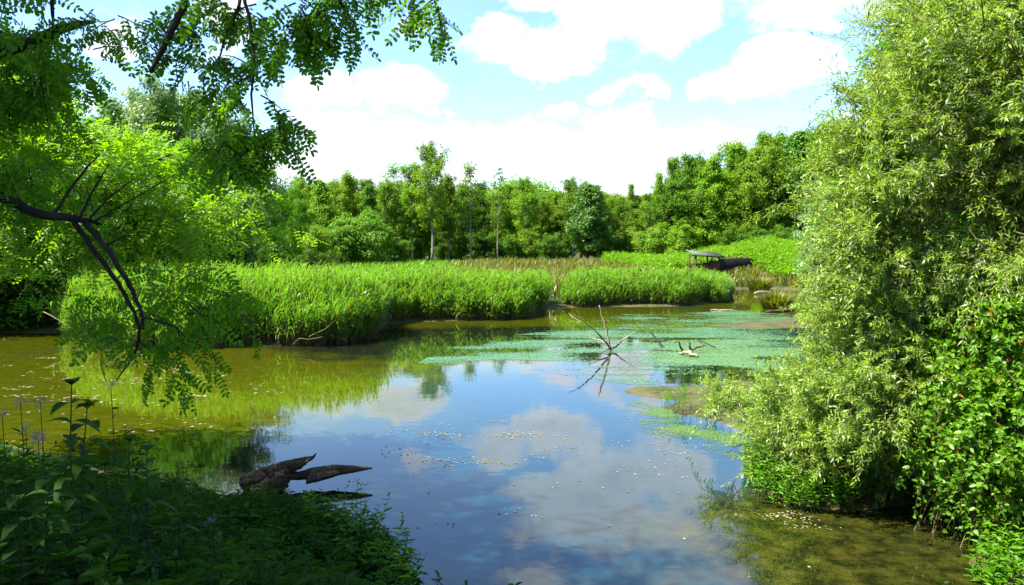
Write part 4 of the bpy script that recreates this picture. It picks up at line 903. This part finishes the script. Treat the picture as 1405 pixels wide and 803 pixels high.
# ------------------------------------------------------------------ the locust tree overhead, its trunk left of the camera
def pinnate(mb, rng, Pb, A, N, L, npair=6, ll=.042, lw=.022, bend=.25):
    """compound leaves: a stalk with pairs of oval leaflets and one at the end; slot 0"""
    n = len(Pb); A = unit(A); Sd = unit(np.cross(A, N)); N = np.cross(Sd, A); L = np.asarray(L)[:, None]
    f = np.concatenate([np.repeat(np.linspace(.18, .95, npair), 2), [1.0]]); sg = np.concatenate([np.tile([1, -1], npair), [0]]); k = len(f)
    Pl = Pb[:, None] + A[:, None] * L[..., None] * f[None, :, None] - N[:, None] * L[..., None] * (f ** 2)[None, :, None] * bend
    ax = Sd[:, None] * sg[None, :, None] * .92 + A[:, None] * np.where(sg == 0, 1.0, .35)[None, :, None] + rng.normal(0, .14, (n, k, 3)) - N[:, None] * .12
    nn_ = np.broadcast_to(N[:, None], ax.shape) + rng.normal(0, .22, ax.shape); l_ = (ll * rng.uniform(.75, 1.15, (n, k)) * (L / .2)).ravel()
    mb.add(*leaves(Pl.reshape(-1, 3), ax.reshape(-1, 3), nn_.reshape(-1, 3), l_, l_ * lw / ll, 'oval', .08), 0)
    C = Pb[:, None] + A[:, None] * L[..., None] * np.array([0, .5, 1])[None, :, None] - N[:, None] * L[..., None] * np.array([0, .25, 1])[None, :, None] * bend
    mb.add(*tubes(C, np.array([.0016, .0013, .0008])[None], 3), 1)
def locust(mb, rng, E, ntwig, per=6, twl=(.25, .6), bias=(0, 0, -.1), leafL=.2, shell=.6, npair=6, hang=0.0):
    q_ = max(1, ntwig // 6); c_, oc, _ = in_ellipsoids(rng, E, q_, shell); ix = rng.integers(0, q_, ntwig); S0 = c_[ix] + rng.normal(0, 1, (ntwig, 3)) * twl[1] * np.array([.5, .5, .16]); o_ = oc[ix]
    D0 = unit(o_ * .7 + np.array(bias) + rng.normal(0, .6, S0.shape)); L = rng.uniform(*twl, ntwig)[:, None, None]
    s = np.linspace(0, 1, 5)[None, :, None]; C = S0[:, None] + D0[:, None] * L * s - np.array([0, 0, .3]) * L * s ** 2
    mb.add(*tubes(C, np.linspace(.005, .0018, 5)[None], 3), 1)
    f = np.linspace(.15, 1, per)[None, :, None]; Pl = (S0[:, None] + D0[:, None] * L * f - np.array([0, 0, .3]) * L * f ** 2).reshape(-1, 3)
    T = np.repeat(D0, per, 0); hor = unit(np.cross(T, np.array([0, 0, 1.0]) + rng.normal(0, .2, T.shape))); sg = np.tile(np.where(np.arange(per) % 2, 1.0, -1.0), ntwig)[:, None]
    A = unit(T * .55 + hor * sg * .8 + rng.normal(0, .3, T.shape) + np.array([0, 0, -.25])); N = unit(np.array([0, 0, 1.0]) + rng.normal(0, .35, A.shape))
    if hang: A = unit(A + np.array([0, 0, -hang])); N = unit(rng.normal(0, 1, A.shape) * np.array([1, 1.6, .6]) + np.array([0, 0, .3]))
    pinnate(mb, rng, Pl, A, N, leafL * rng.uniform(.65, 1.2, len(Pl)), npair)
rng = np.random.default_rng(201); tb = np.array([-5.4, 4.2, float(ground_z(-5.4, 4.2)[0])])
loc_ = thing('locust_tree', tb, 'near locust tree at the left whose feathery branches hang over the view', 'tree')
# trunk and limbs
wood_limbs('trunk', [([tb + np.array([0, 0, -.3]), tb + np.array([.1, .1, 2.5]), tb + np.array([-.1, .2, 5.5]), tb + np.array([.3, .2, 9])], [.24, .2, .15, .06])], M['bark_dark'], loc_, 12)
LIMBS = [
    ([tb + np.array([0, .1, 1.6]), P(-90, 238, 5.6), P(0, 274, 5.6), P(60, 296, 5.7), P(105, 300, 5.8), P(140, 308, 5.9)], [.06, .045, .036, .032, .026, .008]),
    ([P(100, 302, 5.8), P(130, 345, 5.8), P(162, 388, 5.8), P(185, 430, 5.8), P(192, 455, 5.8), P(186, 485, 5.8), P(160, 522, 5.8)], [.022, .02, .017, .014, .012, .009, .004]),
    ([P(118, 306, 5.8), P(150, 345, 5.75), P(178, 392, 5.7), P(194, 428, 5.7), P(196, 452, 5.75)], [.024, .021, .018, .014, .011]),
    ([P(196, 436, 5.7), P(215, 440, 5.6), P(240, 448, 5.6), P(262, 470, 5.6)], [.010, .008, .006, .003]),
    ([P(192, 470, 5.8), P(210, 480, 5.7), P(240, 482, 5.7), P(255, 465, 5.7)], [.008, .006, .005, .003]),
    ([P(72, 298, 5.8), P(95, 262, 5.9), P(118, 232, 6.0), P(136, 212, 6.1)], [.014, .011, .008, .004]),
    ([P(110, 300, 5.8), P(125, 265, 5.9), P(150, 225, 6.0)], [.011, .008, .004]), ([P(122, 302, 5.8), P(150, 270, 5.9), P(185, 245, 6.0)], [.010, .007, .004]), ([P(130, 304, 5.8), P(170, 280, 6), P(240, 240, 6.2)], [.010, .006, .003]),
    ([P(144, 338, 5.8), P(165, 326, 5.7), P(190, 322, 5.7)], [.007, .005, .003]),
    ([tb + np.array([0, .1, 3.0]), P(-60, 88, 4.6), P(0, 74, 4.6), P(45, 58, 4.6), P(88, 38, 4.6), P(130, 30, 4.7)], [.07, .05, .036, .034, .028, .008]),
    ([tb + np.array([0, 0, 5.0]), P(100, -150, 4.2), P(252, -30, 3.9), P(254, 2, 3.9), P(232, 52, 3.9), P(206, 100, 3.9)], [.08, .05, .022, .019, .015, .010]),
    ([P(150, -140, 4.2), P(300, -60, 3.8), P(332, 0, 3.7), P(310, 50, 3.7), P(298, 90, 3.7)], [.03, .018, .009, .006, .003]),
    ([P(250, -120, 4.0), P(400, -50, 3.6), P(490, -24, 3.5), P(560, -8, 3.5), P(608, -2, 3.5)], [.03, .014, .008, .004, .002]),
    ([P(335, -10, 3.7), P(350, 60, 3.7), P(345, 130, 3.7), P(350, 200, 3.75)], [.009, .007, .005, .002]),
    ([P(70, -20, 4.6), P(72, 20, 4.6), P(75, 60, 4.6)], [.012, .009, .004]),
]
wood_limbs('limb', LIMBS, M['bark_dark'], loc_, 7)
mb = MB()
# top left mass, top middle hanging spray, right tip
locust(mb, rng, [epx(40, 30, 5.2, 80, 50, .5), epx(110, 25, 5.0, 45, 40, .3), epx(30, 110, 5.4, 60, 50, .5), epx(10, 60, 4.6, 70, 70, .5), epx(110, 70, 4.8, 30, 18, .2)], 80, 6, (.1, .28), leafL=.18, hang=.4)
locust(mb, rng, [epx(200, 8, 4.4, 50, 26, .3), epx(255, 35, 4.2, 40, 26, .3), epx(235, 60, 4.1, 24, 12, .2, .5), epx(165, 25, 4.6, 20, 14, .2, .4)], 20, 6, (.08, .18), leafL=.15, hang=.4)
locust(mb, rng, [epx(360, 5, 3.8, 60, 26, .25), epx(330, 95, 3.8, 48, 32, .25), epx(345, 150, 3.8, 36, 34, .2), epx(358, 205, 3.8, 16, 30, .12, 2.2), epx(395, 40, 3.7, 30, 30, .2), epx(300, 100, 3.9, 22, 20, .2, .5)], 64, 6, (.06, .16), leafL=.135, hang=.8)
locust(mb, rng, [epx(435, 5, 3.6, 45, 16, .2), epx(490, -12, 3.6, 46, 10, .2), epx(545, -8, 3.5, 16, 4, .1, .8), epx(585, -4, 3.5, 10, 3, .06, 6)], 30, 5, (.06, .16), leafL=.14, hang=.9)
# the drooping branch over the water and the shade around the limb
locust(mb, rng, [epx(125, 442, 5.9, 42, 26, .35), epx(180, 400, 5.9, 50, 32, .35), epx(245, 462, 5.7, 28, 10, .2, .8), epx(255, 405, 6.2, 50, 28, .3), epx(120, 420, 6.0, 40, 26, .3), epx(155, 458, 5.8, 18, 10, .2, .8)], 40, 6, (.15, .4), hang=.5)
locust(mb, rng, [epx(70, 250, 6.2, 90, 46, .5), epx(0, 230, 6.4, 80, 80, .6), epx(0, 170, 6.4, 50, 40, .5)], 48, 6, (.2, .45), hang=.4)
# the crown outside the view, over the near bank, shaped to shade it
locust(mb, rng, [((-9.0, 6.5, 9), np.array([3.8, 5.0, 1.6]), 1), ((-11.5, 7, 9.5), np.array([4.0, 3.5, 1.8]), 1), ((-7.6, 6.0, 8.2), np.array([2.6, 2.6, 1.6]), 1), ((-6.7, 3.0, 8.6), np.array([2.6, 2.4, 1.5]), 1), ((-8.2, 8.5, 9.4), np.array([2.4, 2.8, 2.0]), 1), ((-5.0, 3.2, 8.4), np.array([2.2, 2.0, 1.2]), 1), ((-8.6, 4.0, 8.5), np.array([2.4, 3, 2.2]), 1), ((-8.6, 5.5, 11), np.array([3.0, 3.6, 2.0]), 1), ((-9.5, 1.5, 8.6), np.array([2.4, 2.4, 1.6]), 1)], 3000, 6, (.4, .9), leafL=.36, shell=.5)
mb.build('crown', [M['locust'], M['bark_dark']], loc_)
# a second, younger locust further along the left bank: the glowing yellow-green mass
rng = np.random.default_rng(202); tb2 = np.array([-10.6, 12.6, max(0.0, float(ground_z(-10.6, 12.6)[0]))])
l2 = thing('young_locust_tree', tb2, 'sunlit yellow-green young locust behind the dark arching limb on the left', 'tree')
E = [epx(250, 285, 12.8, 70, 36, 1.0), epx(130, 300, 12.6, 60, 24, .9), epx(200, 250, 13, 80, 50, 1.0), epx(110, 260, 12.8, 90, 60, 1.1), epx(30, 220, 13, 80, 70, 1.2), epx(290, 262, 13, 40, 30, .6, .7), epx(265, 345, 12.4, 40, 20, .6, .7), epx(250, 200, 13.4, 44, 34, .6, .7), epx(-60, 260, 13, 90, 120, 1.4), epx(60, 150, 13.4, 60, 40, .8, .7)]
mb = MB(); locust(mb, rng, E, 860, 7, (.3, .7), leafL=.30, npair=5, shell=.5); mb.build('crown', [M['locust_bright'], M['twig']], l2)
wood_limbs('limb', [([tb2 + np.array([0, 0, -.3]), tb2 + np.array([.1, 0, 1.8]), P(-10, 250, 13.2), P(20, 140, 13.4)], [.13, .11, .07, .03]), ([tb2 + np.array([.1, 0, 1.9]), P(60, 320, 12.9), P(160, 310, 12.7), P(270, 300, 12.8)], [.07, .05, .035, .01]), ([tb2 + np.array([.1, 0, 2.6]), P(70, 250, 13), P(170, 240, 13), P(250, 205, 13.3)], [.06, .045, .03, .01])], M['bark_dark'], l2, 8)

# ------------------------------------------------------------------ the shaded near bank
bankpoly = [(-14, 15.5), (-9.4, 13.6), (-7.0, 11.8), (-4.6, 11.2), (-3.6, 10.9), (-2.6, 9.7), (-1.5, 8.8), (-1.0, 8.2), (-.6, 7.2), (1.2, 6.2), (1.0, 3), (-1, 1.6), (-6, 2), (-15, 8)]
x, y = scatter(bankpoly, 4200, 120); rng = np.random.default_rng(121); d_ = np.hypot(x, y)
keep = d_ > 3.0; x, y = x[keep], y[keep]
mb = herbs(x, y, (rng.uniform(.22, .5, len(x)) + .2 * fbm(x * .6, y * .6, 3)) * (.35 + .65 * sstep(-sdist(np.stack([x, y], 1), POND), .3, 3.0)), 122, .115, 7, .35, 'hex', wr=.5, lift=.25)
tag(mb.build('undergrowth', [M['herb'], M['stem']]), 'dark leafy undergrowth covering the shaded near bank', 'undergrowth', kind='stuff')
x, y = scatter(bankpoly, 1500, 123); keep = np.hypot(x, y) > 3.2; x, y = x[keep], y[keep]
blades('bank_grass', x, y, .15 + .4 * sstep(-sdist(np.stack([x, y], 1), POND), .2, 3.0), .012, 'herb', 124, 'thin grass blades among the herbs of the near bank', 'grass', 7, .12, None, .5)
x, y = scatter([q_ for q_ in bankpoly if q_[0] < -.8] + [(-1.2, 2.2)], 640, 126); dsh = -sdist(np.stack([x, y], 1), POND); keep = (np.hypot(x, y) > 3.6) & (dsh > .4); x, y = x[keep], y[keep]; rng = np.random.default_rng(127)
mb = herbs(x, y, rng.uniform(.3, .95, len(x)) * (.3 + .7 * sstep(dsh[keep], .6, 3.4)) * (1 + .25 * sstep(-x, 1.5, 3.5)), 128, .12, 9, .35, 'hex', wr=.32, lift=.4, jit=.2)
tag(mb.build('undergrowth', [M['herb'], M['stem']]), 'taller leaning stalks standing out of the shaded near bank', 'undergrowth', kind='stuff')
x, y = scatter([W(a_, b_, .12)[:2] for a_, b_ in ((325, 700), (420, 700), (500, 722), (556, 765), (572, 803), (430, 803), (330, 750))], 420, 130); zz = ground_z(x, y); rng = np.random.default_rng(131)
mb = herbs(x, y, rng.uniform(.15, .42, len(x)), 132, .085, 8, .3, 'hex', wr=.36, lift=.4, z=np.maximum(zz, -.02) - .02)
tag(mb.build('shore_herbs', [M['herb'], M['stem']]), 'fresh low herbs crowding the water edge at the tip of the near bank', 'herbs', kind='stuff')
G6 = 'tall dark weeds on the near bank'
def weed(px_top, py_top, D, hh, seed, label, n=1, lL=.13, pairs=7, name='tall_weed', wr=.42):
    t = P(px_top, py_top, D); x_, y_ = t[0], D; z_ = float(ground_z(x_, y_)[0]); hh = t[2] - z_ if hh is None else hh
    r_ = thing(name, (x_, y_, z_), label, 'plant', G6); rng = np.random.default_rng(seed)
    mbx = MB(); mbs = MB(); b0 = np.array([x_, y_, z_ - .05]); top = np.array([x_ + rng.normal(0, .02), y_, z_ + hh]); s = np.linspace(0, 1, 6)[:, None]
    C = b0 + (top - b0) * s + np.array([rng.normal(0, .03), 0, 0]) * np.sin(s * 3.1); mbs.tube(C, np.linspace(.008, .003, 6), 6); mbs.build('stem', M['stem'], r_)
    for i in range(pairs):
        f = .22 + .78 * (i + 1) / pairs; pt = np.array([np.interp(f, s[:, 0], C[:, c]) for c in range(3)]); a = i * 1.57 + rng.normal(0, .3)
        nl = 2 if i < pairs - 1 else 5
        for k_ in range(nl):
            aa = a + k_ * 6.283 / nl; L = lL * (1.15 - .5 * abs(f - .65)) * rng.uniform(.8, 1.15) * (.55 if nl == 5 else 1); el_ = .35 + (.5 if nl == 5 else 0)
            d = np.array([math.cos(aa) * math.cos(el_), math.sin(aa) * math.cos(el_), math.sin(el_)]); u = np.array([0, 0, 1.0]); sdv = unit(np.cross(d, u)); up_ = np.cross(sdv, d)
            m_ = 7; tt = np.linspace(0, 1, m_); wv = lL * wr * .5 * np.array([.12, .62, .95, 1.0, .8, .45, .02]); dr = rng.uniform(.35, .75)
            ctr = pt + d * (L * tt)[:, None] - u * (L * dr * tt ** 2)[:, None]
            Vv = np.stack([ctr - sdv * wv[:, None] + up_ * wv[:, None] * .25, ctr, ctr + sdv * wv[:, None] + up_ * wv[:, None] * .25], 1)
            b = np.arange(m_ - 1)[:, None] * 3; F_ = np.concatenate([b + np.array([0, 1, 4, 3]), b + np.array([1, 2, 5, 4])], 0)
            mbx.add(Vv.reshape(-1, 3), F_)
    mbx.build('leaves', M['herb'], r_); return r_
for i, (px, py, D, lab, lL) in enumerate([
    (100, 528, 4.2, 'tallest broad-leaved weed standing against the olive water at the left', .15), (118, 560, 4.3, 'broad-leaved weed just right of the tallest one', .15), (178, 606, 4.5, 'medium weed with drooping leaves between the tallest weed and the forked log', .13),
    (205, 618, 4.6, 'weed with spread narrow leaves right of the medium drooping weed', .13), (150, 640, 4.4, 'lower dark weed under the medium drooping weed', .13), (60, 640, 4.0, 'dark weed left of the stem of the tallest weed', .13),
    (250, 668, 5.0, 'short weed at the bank edge left of the forked log', .11), (20, 668, 3.9, 'shaded weed in the lower left corner', .12)]):
    weed(px, py, D, None, 300 + i, lab, lL=lL * 1.15, pairs=11)
G7 = 'slender herbs at the tip of the near bank'
for i, (px, py, D, lab) in enumerate([(470, 655, 8.9, 'leafy herb with a broad top below the pointed arm of the log'), (497, 668, 8.8, 'tallest fresh herb right of the forked log'), (545, 698, 8.0, 'thin upright herb against the blue water at the tip of the bank'), (430, 668, 9.3, 'grassy herb below the fork of the log'), (525, 732, 8.0, 'low herb behind the thin upright one'), (562, 715, 7.6, 'outermost slender herb over the blue water')]):
    t = P(px, py, D); c = np.array([t[0], D, max(0, float(ground_z(t[0], D)[0]))]); rng = np.random.default_rng(px); n = 5
    x = c[0] + rng.normal(0, .08, n); y = c[1] + rng.normal(0, .08, n); r_ = thing('bank_herb', c, lab, 'plant', G7)
    herbs(x, y, (t[2] - c[2]) * rng.uniform(.7, 1.0, n), px + 1, .10, 9, .3, 'hex', wr=.28, lift=.5, z=np.full(n, c[2] - .03)).build('foliage', [M['herb_bright'], M['stem']], r_)
G8 = 'purple flowered plants on the near bank'
for i, (px, py, D, lab) in enumerate([(28, 552, 4.6, 'purple flower head on a thin stem at the left edge'), (55, 552, 4.7, 'second thin purple flower right of the one at the left edge'), (52, 602, 4.3, 'larger purple flower cluster low beside the tallest weed'), (35, 588, 4.5, 'small purple flower between the left edge and the cluster'), (152, 528, 5.0, 'lilac flower spike near the tip of the hanging branch'), (288, 716, 4.4, 'tiny pink flower in the shaded herbs below the forked log'), (3, 570, 4.4, 'pink flower cut by the left picture edge')]):
    t = P(px, py, D); z_ = float(ground_z(t[0], D)[0]); r_ = thing('flowering_plant', (t[0], D, z_), lab, 'flower', G8); rng = np.random.default_rng(400 + i)
    q = MB(); q.tube([(t[0], D, z_ - .03), (t[0] + .02, D, (z_ + t[2]) / 2), (t[0], D, t[2])], [.005, .004, .002], 5); q.build('stem', M['stem'], r_)
    n = [90, 80, 160, 50, 60, 40, 60][i]; sg = [.018, .018, .017, .014, .016, .012, .016][i]; pp = t + rng.normal(0, sg, (n, 3)); dd = unit(pp - t + np.array([0, 0, .02]))
    q = MB(); q.add(*leaves(pp, dd, rdir(rng, n), .014, .005)); q.build('flower_head', M['purple'], r_)
    n = 10; f = rng.uniform(.2, .9, n)[:, None]; pp = np.array([t[0], D, z_]) * (1 - f) + t * f; dd = unit(np.concatenate([rng.normal(0, 1, (n, 2)), np.full((n, 1), .4)], 1)); q = MB(); q.add(*leaves(pp, dd, np.cross(dd, rdir(rng, n)), .07, .018, 'hex')); q.build('leaves', M['herb'], r_)
